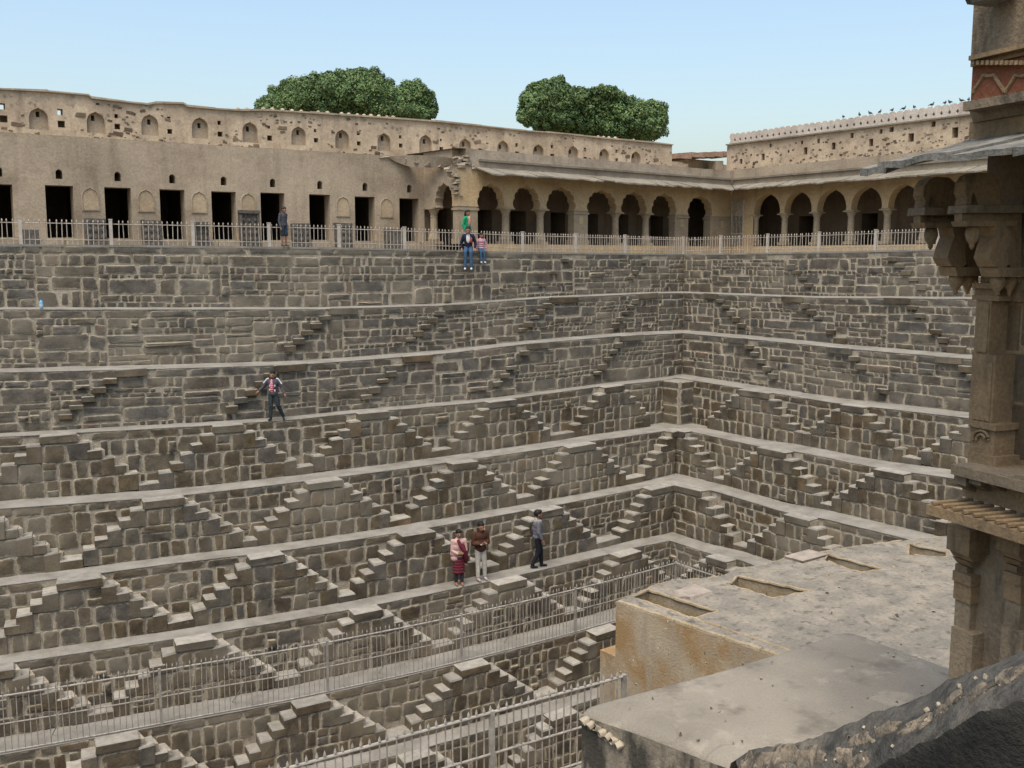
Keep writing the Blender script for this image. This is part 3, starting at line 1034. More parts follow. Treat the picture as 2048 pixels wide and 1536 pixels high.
# broken end of the eave and cornice where the wing meets the plain building
for (px, py, s) in ((812, 321, .16), (838, 325, .2), (862, 327, .22), (884, 331, .22), (903, 338, .26), (911, 350, .24), (914, 363, .2), (913, 376, .17), (917, 390, .13),
                    (922, 330, .26), (935, 326, .24), (946, 334, .2), (918, 318, .26), (930, 316, .22)):
    tt = max(0, (px - 760) / 145)
    p = at_y(px, py, YA - .01) if px > 893 else at_y(px, py, Y_BLD - .03 - 1.9 * tt * tt, SKA)
    for q in range(3):
        mm = MB()
        mm.box((p.x + random.uniform(-.1, .1), p.y + .1, p.z + random.uniform(-.07, .07)), (s * random.uniform(.6, 1.2), .3, s * random.uniform(.25, .5)), random.uniform(-.25, .25), jit=s * .12)
        mm.build('broken_masonry', ROOFM, arc)
m = MB()                                               # corbelled curve of plaster over the junction
N = 14
top_, bot_ = [], []
for i in range(N + 1):
    t = i / N
    px = 760 + (905 - 760) * t
    p = at_y(px, 316 - 6 * sin(t * pi), Y_BLD - .06 - 2.2 * t * t, SKA)
    q = at_y(px, 318 + 24 - 24 * (4 * (t - .5) ** 2) * (1 if t < .5 else .55) - 14 * (1 - t), Y_BLD - .03 - 1.9 * t * t, SKA)
    top_.append(p); bot_.append(q)
back_ = [p + Vector((0, .9, .02)) for p in top_]
vs = [p + Vector((0, .06, -.0)) for p in top_] + top_ + bot_ + [q + Vector((0, .5, .12)) for q in bot_]
n = N + 1
fs = []
for i in range(N):
    for r in range(3):
        fs.append((r * n + i, r * n + i + 1, (r + 1) * n + i + 1, (r + 1) * n + i))
m.add(vs, fs)
m.build('cornice_curve', ROOFM, arc)

# ---- arcade: right wing
arb = empty('arcade_building')
tag(arb, 'ochre arcaded cloister wing with plain pointed arches along the side rim', 'building')
def xb(v): return XB0 + SKB * (v - YA)
def arcB(v, z, d): return (xb(v) + d, v, z)
openB = [(27.16, 28.56), (25.45, 26.83), (23.71, 25.09), (22.03, 23.39), (20.4, 21.67), (18.7, 20.0), (17.0, 18.3), (15.3, 16.6)]
def ptd_edge(a, b, zs, za):
    half = [(1.0, 0), (1.06, .06), (1.06, .2), (1.0, .42), (.85, .66), (.6, .84), (.3, .95), (0, 1.04)]
    c, hw = (a + b) / 2, (b - a) / 2
    L = [(c - hw * p, zs + (za - zs) * q) for p, q in half]
    return L + [(c + hw * p, zs + (za - zs) * q) for p, q in half[-2::-1]]
pts = []
for (a, b) in openB[::-1]: pts += ptd_edge(a, b, ZS + .05, ZAP + .1)
V_END = 14.0
m = MB(); panel(m, arcB, [(V_END, ZS + .05)] + pts + [(YA - .003, ZS + .05), (YA - .003, ZE), (V_END, ZE)], (), 0, .45); m.build('spandrel_wall', OCHRE, arb)
m = MB(); panel(m, arcB, rect(V_END, YA - .003, ZE + .003, 4.0), (), 0, .4); m.build('upper_band', PLASTER, arb)
# wall piece with the barred opening next to the corner
m = MB(); wv0, wv1 = 29.22, 29.9
panel(m, arcB, rect(28.62, YA - .003, .3, ZS + .047), [(rect(wv0, wv1, .62, ZS + .02), .3, None)], 0, 0)
m.build('corner_wall', [OCHRE, OCHRE], arb)
gri = empty('window_grille', parent=arb)
for i in range(8):
    v = wv0 + (wv1 - wv0) * (i + .5) / 8
    m = MB(); m.tube([arcB(v, .6, -.02), arcB(v, 2.6, -.02)], .016, 6); m.build('bar', IRON, gri)
for z in (.62, 1.1, 1.6, 2.6):
    m = MB(); m.tube([arcB(wv0 - .03, z, -.022), arcB(wv1 + .03, z, -.022)], .02, 6); m.build('cross_bar', IRON, gri)
for v in (wv0 - .02, wv1 + .02):
    m = MB(); m.tube([arcB(v, .6, -.022), arcB(v, 2.62, -.022)], .024, 6); m.build('frame_bar', IRON, gri)
for (a, b), (c, d) in zip(openB[1:], openB):
    column(arb, (xb((b + c) / 2) + .22, (b + c) / 2, ZF + .04), rz=pi / 2, w=.25)
column(arb, (xb(28.6) + .2, 28.62, ZF + .04), rz=pi / 2, w=.22)
m = MB()
def backB(v, z, d): return (xb(v) + 2.6 + d, v, z)
panel(m, backB, rect(V_END, 32.3, .3, 3.3), [(rect(c - .4, c + .4, ZF, 1.9), 2.4, 1) for c in (27.6, 24.2, 20.9, 17.6)], 0, 0, 1)
m.add([(xb(V_END) - .42, V_END, ZF), (xb(V_END) + 2.7, V_END, ZF), (xb(YA) + 2.7, YA - .45, ZF), (xb(YA) - .42, YA - .45, ZF)], [(0, 1, 2, 3)], 2)
m.add([(xb(V_END) - .42, V_END, ZF), (xb(V_END) - .42, V_END, .15), (xb(YA) - .42, YA - .45, .15), (xb(YA) - .42, YA - .45, ZF)], [(0, 1, 2, 3)], 2)
m.add([(xb(V_END) + .2, V_END, ZE - .02), (xb(V_END) + 2.7, V_END, ZE - .02), (xb(YA) + 2.7, YA, ZE - .02), (xb(YA) + .2, YA, ZE - .02)], [(0, 1, 2, 3)], 0)
m.build('gallery', [INNER, INNER, OCHRE], arb)
m = MB(); m.add([(xb(V_END) + .02, V_END, 4.004), (xb(V_END) + 6, V_END, 4.05), (xb(YA) + 6, YA - .01, 4.05), (xb(YA) + .02, YA - .01, 4.004)], [(0, 1, 2, 3)]); m.build('roof', ROOFM, arb)
m = MB(); m.box((xb((V_END + YA) / 2) - .05, (V_END + YA) / 2, 3.57), (YA - V_END - .1, .1, .08), pi / 2 - SKB); m.build('drip_moulding', EAVE, arb)
v = YA
while v > V_END + .2:
    w = random.uniform(.5, .9)
    t = max(v - w, V_END)
    dz = random.uniform(-.02, .02)
    first = v == YA
    o0 = 28.98 if first else v
    eave_slab(arb, (xb(v) - .003, v - (.0 if not first else .01), ZE + .02), (xb(t) - .003, t + .01, ZE + .02), (xb(t) - 1.05, min(t + .01, 28.9), 3.05 + dz), (xb(v) - 1.05, min(o0, 28.98), 3.05 + dz))
    v = t

# ---- tall weathered parapet above the plain building (left)
Y_PAR = 34.0
def parA(u, z, d): return (u + d * .108, Y_PAR + SKA * (u - 15) + d, z)
def UP_(x): return at_y(x, 250, Y_PAR, SKA).x
par = empty('screen_parapet')
tag(par, 'tall weathered rubble parapet pierced by blind arched niches above the plastered building', 'parapet')
topl = [(-140, 167), (0, 178), (95, 183), (176, 190), (182, 196), (250, 204), (296, 209), (310, 206), (366, 207), (374, 213), (430, 218), (476, 221), (540, 221), (620, 226), (740, 234), (870, 243), (960, 252), (1050, 262), (1130, 268), (1200, 276), (1300, 285), (1345, 290)]
topw = [(at_y(x, y, Y_PAR, SKA).x, at_y(x, y, Y_PAR, SKA).z) for x, y in topl]
nic = [-36, 78, 192, 300, 400, 500, 597, 684, 768, 851, 930, 1006, 1077, 1147, 1209, 1273]
ncen = [UP_(x) for x in nic]
Ubnd = [topw[0][0]] + [(a + b) / 2 for a, b in zip(ncen, ncen[1:])] + [UP_(1345)]
m = MB()
hole_rects = []
for i, c in enumerate(ncen):
    x0, x1 = Ubnd[i], Ubnd[i + 1]
    tops = [p for p in topw if x0 + .01 < p[0] < x1 - .01]
    zt0, zt1 = interp(topw, x0), interp(topw, x1)
    out = [(x0, 3.7), (x1, 3.7), (x1, zt1)] + tops[::-1] + [(x0, zt0)]
    lo = random.uniform(-.06, .03)
    holes = [(arch(c, 4.06 + random.uniform(-.03, .03), .56, .68 + random.uniform(-.02, .03)), .16, 1, [(rect(c - .06 + lo, c + .05 + lo, 4.44, 4.62), .24, 2)])]
    hole_rects.append((c - .36, c + .36, 4.0, 4.85))
    s = x1 - .2
    if x1 - .2 > c + .4 and i < len(ncen) - 1:
        q = x1 - .19
        w = random.uniform(.15, .23)
        zc = 4.27 + random.uniform(-.04, .04)
        holes.append((rect(q - w / 2, q + w / 2, zc - w / 2, zc + w / 2), .3, 2))
        hole_rects.append((q - .2, q + .2, zc - .2, zc + .2))
        w2 = random.uniform(.08, .13)
        zc2 = 4.63 + random.uniform(-.03, .05)
        thr = i in (0, 1)
        if thr: w2 = .16
        holes.append((rect(q - .02 - w2 / 2, q - .02 + w2 / 2, zc2 - w2 * .6, zc2 + w2 * .6), None if thr else .3, 2))
    panel(m, parA, out, holes, 0, .42, 0)
wallp = m.build('wall', [PARAPET, PLASTER, INNER], par)
# rough rubble showing through the lost plaster
for i in range(900):
    u = random.uniform(UP_(-60), UP_(1335)); z = random.uniform(3.86, interp(topw, u) - .12)
    if any(a < u < b and c < z < d for a, b, c, d in hole_rects): continue
    dens = noise.noise((u * .5, z * .8, 3.3))
    left = 1.0 if u < UP_(620) else .55
    if dens < -.12 or random.random() > left: continue
    s = random.uniform(.035, .12) if random.random() < .86 else random.uniform(.12, .26)
    inst('rubble_stone', STONES[('ru', random.randrange(1, 4), random.randrange(6))], par, parA(u, z, .008), (0, random.uniform(-.25, .25), atan2(SKA, 1)), (s * 1.4, .024, s * .7))
# coping: flat pieces and, to the right, a ragged comb of small crest stones
for a, b in zip(topw, topw[1:]):
    n = max(1, int((b[0] - a[0]) / .8))
    for q in range(n):
        u0, u1 = a[0] + (b[0] - a[0]) * q / n, a[0] + (b[0] - a[0]) * (q + 1) / n
        z0, z1 = interp(topw, u0 + .001), interp(topw, u1 - .001)
        mm = MB()
        L0, L1 = -.09 + random.uniform(-.03, .03), -.09 + random.uniform(-.03, .03)
        P = [parA(u0, z0 - .02, L0), parA(u1, z1 - .02, L1), parA(u1, z1 - .02, .5), parA(u0, z0 - .02, .5)]
        Q = [(p[0], p[1], p[2] + .055 + random.uniform(-.012, .02)) for p in P]
        mm.hexa(P + Q)
        mm.build('coping_slab', ROOFM, par)
crest = MB()
crest.lathe([(.08, -.02), (.085, .03), (.05, .075), (.01, .095)], n=7)
CREST = crest.mesh('crest_stone', PARAPET)
u = UP_(478)
while u < UP_(1300):
    p = to_px(Vector(parA(u, interp(topw, u), 0)))[0]
    if (p < 790 or 1190 < p < 1290) and random.random() < .75:
        inst('crest_stone', CREST, par, parA(u, interp(topw, u) + .03, .1), (random.uniform(-.2, .2), random.uniform(-.2, .2), 0), (random.uniform(.8, 1.2),) * 3)
    u += random.uniform(.26, .4)

# ---- low broken link between the two parapets
lk = empty('stair_head')
tag(lk, 'low flat roofed stair head of red stone slabs between the two parapets', 'stair head')
for i, (x0, x1) in enumerate(((1347, 1372), (1372, 1398), (1398, 1418), (1418, 1436), (1436, 1454))):
    a, b = at_y(x0, 315, 32.6), at_y(x1, 315, 32.6)
    mm = MB(); zz = at_y((x0 + x1) / 2, 313 - 2 * i ** .5, 32.6).z
    mm.box(((a.x + b.x) / 2, 32.9, zz), (b.x - a.x - .01, 1.3, .22), jit=.015)
    mm.build('roof_slab', simple('red_slab', (.26, .17, .12), .9, .3, 3) if 'red_slab' not in MATS else MATS['red_slab'], lk)
a, b = at_y(1347, 330, 32.6), at_y(1454, 330, 32.6)
mm = MB(); mm.box(((a.x + b.x) / 2, 33.4, 4.35), (b.x - a.x, .3, .9)); mm.build('back_wall', PARAPET, lk)
for x0, x1, yy in ((1340, 1366, 323), (1430, 1446, 322), (1446, 1464, 330), (1358, 1375, 328)):
    a, b = at_y(x0, yy, 32.4), at_y(x1, yy, 32.4)
    mm = MB(); mm.box(((a.x + b.x) / 2, 32.6, (a.z + 4.0) / 2), (b.x - a.x, .5, a.z - 3.95), jit=.03); mm.build('stub_pier', PARAPET, lk)

# ---- crenellated parapet on the right wing
X_PB = XB0 + 1.55
def parB(v, z, d): return (X_PB + SKB * (v - YA) + d, v, z)
def VB(x, y=300): return at_x(x, y, X_PB, SKB).y
pb = empty('crested_parapet')
tag(pb, 'weathered parapet with a pierced comb of lime merlons above the side cloister wing', 'parapet')
v0, v1 = VB(1454), 11.0
Z_CR = 5.36
holesB = [(1482, 323, .17, .24), (1526, 314, .2, .3), (1611, 302, .2, .32), (1667, 292, .2, .3), (1742, 285, .2, .3), (1822, 275, .26, .34), (1910, 265, .26, .4),
          (1541, 291, .12, .16), (1604, 285, .12, .16), (1637, 282, .14, .2), (1704, 271, .16, .22), (1762, 263, .14, .18), (1783, 259, .2, .2), (1867, 248, .18, .22), (1577, 303, .1, .12), (1502, 310, .1, .1)]
m = MB()
hl = []
for (x, y, w, h) in holesB:
    p = at_x(x, y, X_PB, SKB)
    hl.append((rect(p.y - w / 2, p.y + w / 2, p.z - h / 2, p.z + h / 2), .3, 1))
panel(m, parB, rect(v1, v0, 3.9, Z_CR), hl, 0, .4, 0)
m.build('wall', [PARAPET, INNER], pb)
for i in range(330):
    v = random.uniform(14, v0 - .3); z = random.uniform(4.1, 5.15)
    if any(abs(v - (h[0][0][0] + h[0][1][0]) / 2) < .25 and abs(z - (h[0][0][1] + h[0][2][1]) / 2) < .3 for h in hl): continue
    s = random.uniform(.035, .13)
    inst('rubble_stone', STONES[('ru', random.randrange(1, 4), random.randrange(6))], pb, parB(v, z, .008), (0, random.uniform(-.25, .25), -pi / 2 - SKB), (s * 1.4, .022, s * .7))
mm = MB(); mm.box(((parB((v0 + v1) / 2, 0, 0)[0] + .12), (v0 + v1) / 2, Z_CR + .025), (v0 - v1, .5, .06), pi / 2 - SKB); mm.build('string_course', EAVE, pb)
PM = .335
mer = MB()
half = [(.5, .0), (.5, .07), (.30, .16), (.5, .26), (.5, .34), (.44, .43), (.3, .47), (.12, .48)]
lp = [(a * PM * .99, z) for a, z in half] + [(-a * PM * .99, z) for a, z in half[::-1]]
n = len(lp)
tr = [tuple(t) for t in tessellate_polygon([[Vector((x, z, 0)) for x, z in lp]])]
mer.add([(x, -.1, z) for x, z in lp], tr); mer.add([(x, .1, z) for x, z in lp], tr)
mer.add([(x, -.1, z) for x, z in lp] + [(x, .1, z) for x, z in lp], [(i, (i + 1) % n, n + (i + 1) % n, n + i) for i in range(n)])
MERLON = mer.mesh('merlon', PALE)
v = v0 - .3
while v > VB(1960, 220):
    inst('merlon', MERLON, pb, parB(v, Z_CR + .056, .13), (random.uniform(-.01, .01), random.uniform(-.015, .015), -pi / 2 - SKB), (1, 1, random.uniform(.97, 1.03)))
    v -= PM

# ---- carved stones leaning in a row along the plain building
CARVE = simple('carved_basalt', (0.085, 0.075, 0.062), .9, .4, 9, bmp=.6)
wd = ['first', 'second', 'third', 'fourth', 'fifth', 'sixth', 'seventh', 'eighth']
for i, (x, w, yt, rel) in enumerate(((62, 34, 460, 0), (192, 44, 437, 1), (304, 40, 440, 1), (402, 34, 444, 2), (500, 40, 420, 3), (603, 38, 447, 1), (688, 36, 446, 1), (790, 40, 458, 0))):
    a, b = at_y(x - w / 2, 460, Y_BLD - .75, SKA), at_y(x + w / 2, 460, Y_BLD - .75, SKA)
    ww, ht = b.x - a.x, at_y(x, yt, Y_BLD - .75, SKA).z - .3
    t = empty('carved_stele', ((a.x + b.x) / 2, (a.y + b.y) / 2, .3), atan2(SKA, 1))
    t.rotation_euler.x = -.06
    tag(t, '%s carved dark stone panel from the near end, leaning between the doorways behind the railing' % wd[i], 'carved stone', 'carved stones along the building')
    mm = MB(); mm.box((0, .06, ht / 2), (ww, .14, ht), jit=.015); mm.build('slab', CARVE, t)
    rows = max(2, int(ht / .2))
    for r in range(rows):
        z = (r + .5) * ht / rows
        if rel == 0: continue
        mm = MB()
        for c in (-.3, 0, .3):
            mm.ball((c * ww, -.015, z), (ww * .11, .05, ht / rows * .38), 8)
        mm.build('carved_row', CARVE, t)
    if rel >= 2:
        mm = MB(); mm.box((0, -.02, ht - .07), (ww * 1.06, .2, .1)); mm.build('crown_moulding', CARVE, t)
        for sx in (-1, 1):
            mm = MB(); mm.box((sx * ww * .44, -.03, ht * .46), (ww * .12, .12, ht * .85)); mm.build('pilaster', CARVE, t)
# ================================================================ railings
def picket_mesh(h, r, spike=.07):
    m = MB()
    m.lathe([(r, 0), (r, h - spike), (r * 1.9, h - spike * .85), (r * 1.6, h - spike * .55), (r * .25, h)], n=6)
    return m.mesh('picket', IRON)
PK_UP = picket_mesh(.70, .0115)
PK_UP.materials[0] = IRON
PK_LO = picket_mesh(1.42, .0105, .09); PK_LO.materials[0] = GREYIRON
PK_NEAR = picket_mesh(1.36, .0125, .09); PK_NEAR.materials[0] = GREYIRON

def tube_obj(pts, r, name, mat, parent, n=6):
    m = MB(); m.tube(pts, r, n); return m.build(name, mat, parent)

# rim railing, left flank
fa = empty('iron_railing')
tag(fa, 'cream spiked iron railing with square posts along the rim facing the camera', 'railing')
def rimA(s, off, dz): p = A.P(0, s, off, A.zt(0, s) + dz); return p
def u_of_px(x): 
    lo, hi = -8., 31.4
    for _ in range(40):
        mid = (lo + hi) / 2
        if to_px(rimA(mid, -.1, .3))[0] < x: lo = mid
        else: hi = mid
    return lo
postpx = [-335, -140, 41, 222, 386, 538, 678, 809, 930, 1045, 1151, 1250]
pu = [u_of_px(x) for x in postpx] + [CORN[0][0] + .06]
pm = MB(); pm.box((0, 0, .34), (.085, .085, .7)); pm.box((0, 0, .695), (.1, .1, .03)); POST = pm.mesh('post', POSTM)
for i, u in enumerate(pu):
    if 8 == i: continue
    p = rimA(u, -.1, 0); inst('post', POST, fa, p, (0, 0, A.rot(0, u)))
for dz, r in ((.13, .012), (.57, .011)):
    pts = [rimA(pu[0] + (pu[-1] - pu[0]) * i / 60, -.1, dz) for i in range(61)]
    tube_obj(pts, r, 'rail', IRON, fa)
u = u_of_px(-230)
while u < CORN[0][0]:
    if min(abs(u - q) for q in pu) > .07:
        inst('picket', PK_UP, fa, rimA(u, -.1, -.02), (random.uniform(-.03, .03), random.uniform(-.03, .03), 0))
    u += .128
# rim railing, right flank
fb = empty('iron_railing')
tag(fb, 'cream spiked iron railing along the side rim, from the well corner to the carved tower', 'railing')
def rimB(s, off, dz): return B.P(0, s, off, B.zt(0, s) + dz)
pv = []
for x in (1441, 1535, 1638, 1751, 1876, 1990):
    lo, hi = 8., 27.6
    for _ in range(40):
        mid = (lo + hi) / 2
        if to_px(rimB(mid, -.1, .3))[0] > x: lo = mid
        else: hi = mid
    pv.append(lo)
for v in pv: inst('post', POST, fb, rimB(v, -.1, 0), (0, 0, B.rot(0, v)))
for dz, r in ((.13, .012), (.57, .011)):
    tube_obj([rimB(CORN[0][1] + .05 - i * .4, -.1, dz) for i in range(int((CORN[0][1] - pv[-1]) / .4) + 1)], r, 'rail', IRON, fb)
v = CORN[0][1] - .05
while v > pv[-2] - .6:
    if min(abs(v - q) for q in pv) > .07:
        inst('picket', PK_UP, fb, rimB(v, -.1, -.02), (random.uniform(-.03, .03), random.uniform(-.03, .03), 0))
    v -= .128

# railing on the seventh ledge
fc = empty('iron_railing')
tag(fc, 'tall grey spiked railing running along a lower ledge of the well and round its corner', 'railing')
def l7(s, dz, off=-.02): return A.P(7, s, off, A.zt(7, s) + dz)
cu = CORN[7][0] + .02
pts = lambda dz: [l7(-1 + (cu + 1) * i / 40, dz) for i in range(41)]
def l7b(v, dz): return B.P(7, v, -.02, B.zt(7, v) + dz)
pm = MB(); pm.box((0, 0, .67), (.055, .055, 1.34)); POST7 = pm.mesh('post', GREYIRON)
ptsb = lambda dz: [l7b(CORN[7][1] - i * .5, dz) for i in range(9)]
for dz, r in ((.03, .017), (.66, .017), (1.29, .02)):
    tube_obj(pts(dz) + ptsb(dz)[0:], r, 'rail', GREYIRON, fc)
u = -.6
k = 0
posts7 = []
for x in (-60, 321, 655, 923, 1150):
    lo, hi = -4., 23.
    for _ in range(40):
        mid = (lo + hi) / 2
        if to_px(l7(mid, .6))[0] < x: lo = mid
        else: hi = mid
    posts7.append(lo)
    inst('post', POST7, fc, l7(lo, 0), (0, 0, A.rot(7, lo)))
inst('post', POST7, fc, l7(cu, 0))
u = 0.9
while u < cu - .05:
    if min(abs(u - q) for q in posts7) > .06:
        inst('picket', PK_LO, fc, l7(u, .02), (random.uniform(-.02, .02), random.uniform(-.02, .02), 0), (1, 1, random.uniform(.98, 1.015)))
    u += .125
v = CORN[7][1] - .1
while v > CORN[7][1] - 3.8:
    inst('picket', PK_LO, fc, l7b(v, .02), (random.uniform(-.012, .012), random.uniform(-.012, .012), 0)); v -= .125
for a in posts7[1:] :
    q = a - 2.1
    tube_obj([l7(q, 0.02, -.5), l7(q + .12, .66, -.02)], .012, 'brace', GREYIRON, fc)

# near railing on the palace side
fd = empty('iron_railing')
tag(fd, 'nearest grey spiked railing rising at the bottom edge beside the concrete roof', 'railing')
e1 = at_z(1250, 1352, -6.7); e0 = at_z(560, 1541, -6.7)
dirn = (e1 - e0).normalized()
L = (e1 - e0).length + 1.5
s0 = e1 - dirn * L
ZB2 = -6.7 - 1.27
for dz, r in ((.03, .02), (.62, .02), (1.27, .026)):
    tube_obj([Vector((s0.x, s0.y, ZB2 + dz)), Vector((e1.x, e1.y, ZB2 + dz))], r, 'rail', GREYIRON, fd, 8)
rzf = atan2(dirn.y, dirn.x)
pm = MB(); pm.box((0, 0, .65), (.07, .07, 1.3)); POST9 = pm.mesh('post', GREYIRON)
for px in (985, 560, 1250):
    t = 0.
    for i in range(400):
        q = s0 + dirn * (L * i / 400)
        if to_px(Vector((q.x, q.y, -6.9)))[0] >= px - 2: break
    inst('post', POST9, fd, (q.x, q.y, ZB2), (0, 0, rzf))
s = .05
while s < L - .05:
    q = s0 + dirn * s
    inst('picket', PK_NEAR, fd, (q.x, q.y, ZB2 + .02), (random.uniform(-.01, .01), random.uniform(-.01, .01), 0)); s += .13
# ================================================================ palace side in the foreground
def stained(name, col, stain, dark, thr, sc=1.0, grain=20, gr=(.72, 1.2), crack=0.0):
    m, nt, bs = new_mat(name)
    v = wpos(nt)
    a = nz(nt, v, .55 * sc, 4, .6); b = nz(nt, wpos(nt, (1.4, 1.4, .35)), 1.3 * sc, 4, .65); f = nz(nt, v, grain, 3, .7)
    c = ramp(nt, a, [(.38, col), (.6, stain)])
    c = mixc(nt, ramp(nt, b, [(thr, 0.), (thr + .13, .85)]), c, dark)
    c = mixc(nt, 1.0, c, ramp(nt, f, [(.25, gr[0]), (.75, gr[1])]), 'MULTIPLY')
    if crack:
        vo = nt.nodes.new('ShaderNodeTexVoronoi'); vo.feature = 'DISTANCE_TO_EDGE'; vo.inputs['Scale'].default_value = crack
        wv = nt.nodes.new('ShaderNodeVectorMath'); wv.operation = 'ADD'
        nn_ = nt.nodes.new('ShaderNodeTexNoise'); nn_.inputs['Scale'].default_value = 1.6
        nt.links.new(v, nn_.inputs['Vector']); nt.links.new(v, wv.inputs[0]); nt.links.new(nn_.outputs['Color'], wv.inputs[1]); nt.links.new(wv.outputs[0], vo.inputs['Vector'])
        ck = mth(nt, 'MULTIPLY', ramp(nt, vo.outputs['Distance'], [(.0, 1.), (.012, 0.)]), ramp(nt, nz(nt, v, .7, 3), [(.5, 0.), (.6, .6)]))
        c = mixc(nt, ck, c, dark)
        wt = ramp(nt, nz(nt, v, 2.6, 3, .7), [(.56, 0.), (.68, .4)])
        c = mixc(nt, wt, c, tuple(min(1, x * 1.35) for x in col))
    nt.links.new(c, bs.inputs['Base Color'])
    bump(nt, bs, mth(nt, 'ADD', f, a), .5, .03)
    return m
OCHRE_WALL = stained('stained_ochre_wall', (.37, .30, .205), (.29, .185, .085), (.31, .25, .17), .5, 1.5, 24, (.86, 1.1), .35)
MOULD_WALL = stained('mouldy_wall', (.30, .25, .18), (.20, .17, .125), (.03, .029, .024), .44, 2.0)
CONC = stained('smooth_cement_roof', (.265, .232, .178), (.205, .18, .14), (.15, .132, .102), .56, 1.1, 40, (.88, 1.08), .5)
ROUGH = stained('rough_lime_roof', (.265, .23, .175), (.185, .165, .13), (.095, .086, .07), .55, 3.0, 14)
RIM = stained('crumbling_lime_edge', (.33, .265, .175), (.26, .20, .12), (.12, .10, .075), .6, 4.0)

ZR = -6.0
blk = empty('palace_block')
tag(blk, 'ochre plastered block whose rough flat roof has sunken troughs, beside the carved tower', 'building')
far = [(1232, 1205), (1262, 1190), (1292, 1177), (1342, 1160), (1412, 1156), (1450, 1150), (1472, 1138), (1545, 1125), (1592, 1108), (1640, 1104), (1722, 1090), (1812, 1080), (1895, 1072), (2060, 1050)]
outl = [at_z(x, y, ZR) for x, y in far]
near = at_z(1525, 1306, ZR)
dl = (near - outl[0]).normalized()
outl2 = [(p.x, p.y) for p in outl] + [(outl[-1].x, 1.0), (outl[0].x + dl.x * 9, outl[0].y + dl.y * 9)]
def roof3(x, y, d): return (x, y, ZR + .02 * noise.noise((x * .5, y * .5, 2)) * (1 if d == 0 else 1) - d)
tro = [[(1264, 1193), (1297, 1179), (1436, 1221), (1386, 1237)], [(1456, 1168), (1475, 1151), (1622, 1181), (1548, 1196)],
       [(1648, 1120), (1655, 1108), (1768, 1139), (1722, 1147)], [(1815, 1108), (1818, 1086), (1895, 1103), (1893, 1113)]]
holes = []
for t in tro:
    l = [at_z(x, y, ZR) for x, y in t]
    holes.append(([(p.x, p.y) for p in l], .62, 2))
m = MB()
panel(m, roof3, outl2, holes, 0, 0, 1)
m.build('roof', [ROUGH, RIM, ROUGH], blk)
m = MB()
n = len(outl2)
loopz = [(x, y) for x, y in outl2]
for i in range(n):
    a, b = loopz[i], loopz[(i + 1) % n]
    m.add([(a[0], a[1], roof3(a[0], a[1], 0)[2] - .002), (b[0], b[1], roof3(b[0], b[1], 0)[2] - .002), (b[0], b[1], -17), (a[0], a[1], -17)], [(0, 1, 2, 3)])
m.build('wall', OCHRE_WALL, blk)
m = MB()
p = at_z(1197, 1302, -7.25)
m.box((p.x + .9, p.y - 2.2, -12.3), (1.8, 4.4, 10.1), -.03)
m.build('lower_wall', OCHRE_WALL, blk)
# crumbling rims: along the left edge and round every trough
def rim(pts, r, zoff=.02, close=False):
    P = []
    pts = pts + ([pts[0]] if close else [])
    for a, b in zip(pts, pts[1:]):
        L = (Vector(b) - Vector(a)).length
        k = max(2, int(L / .12))
        for i in range(k):
            q = Vector(a).lerp(Vector(b), i / k)
            P.append(q + Vector((random.uniform(-.008, .008), random.uniform(-.008, .008), zoff + random.uniform(-.01, .012))))
    m = MB(); m.tube(P, [r * random.uniform(.75, 1.25) for _ in P], 7); return m.build('crumbled_rim', RIM, blk)
for t in tro:
    rim([Vector(roof3(*at_z(x, y, ZR).to_2d(), 0)) for x, y in t], .03, -.018, True)
e0 = outl[0]
rim([Vector((e0.x + dl.x * s + .06, e0.y + dl.y * s, ZR)) for s in (0, 1, 2, 3, 4, 5)], .05, .0)
rim([Vector((e0.x + dl.x * s + .4, e0.y + dl.y * s, ZR)) for s in (1.3, 2.4, 3.4, 4.5)], .03, -.01)
for i in range(len(outl) - 2):
    rim([outl[i], outl[i + 1]], .02, -.012)
for (x, y, w, h) in ((1385, 1187, .62, .42), (1612, 1114, .8, .45)):
    q = at_z(x, y, ZR)
    mm = MB(); mm.box((q.x, q.y, ZR + .014), (w, h, .05), random.uniform(-.3, .1), jit=.03); mm.build('loose_slab', simple('pink_slab', (.30, .25, .20), .9, .25, 4) if 'pink_slab' not in MATS else MATS['pink_slab'], blk)
for i in range(14):
    q = at_z(random.uniform(1300, 1880), random.uniform(1130, 1290), ZR)
    s = random.uniform(.015, .05)
    inst('roof_pebble', STONES[('up', 1, i % 6)], blk, (q.x, q.y, roof3(q.x, q.y, 0)[2] + .01), (1.57, random.uniform(0, 6), random.uniform(0, 6)), (s * 1.6, s * .5, s * 1.6))

# ---- smooth cement roof in front of it
ZC = -4.5
sl = empty('cement_roof_block')
tag(sl, 'smooth grey cement roof with a mould blackened side, lowest centre of the view', 'building')
cor = [(1163, 1417), (1170, 1409), (1300, 1375), (1450, 1334), (1560, 1302), (1640, 1276), (1672, 1264), (1695, 1262), (1720, 1268), (1800, 1297), (1895, 1331), (2110, 1405)]
pl = [at_z(x, y, ZC) for x, y in cor]
b0 = at_z(1500, 1538, ZC)
d2 = (b0 - pl[0]).normalized()
nearl = pl[0] + d2 * 6.5
ring = [(p.x, p.y) for p in pl] + [(pl[-1].x, -3.0), (nearl.x, nearl.y)]
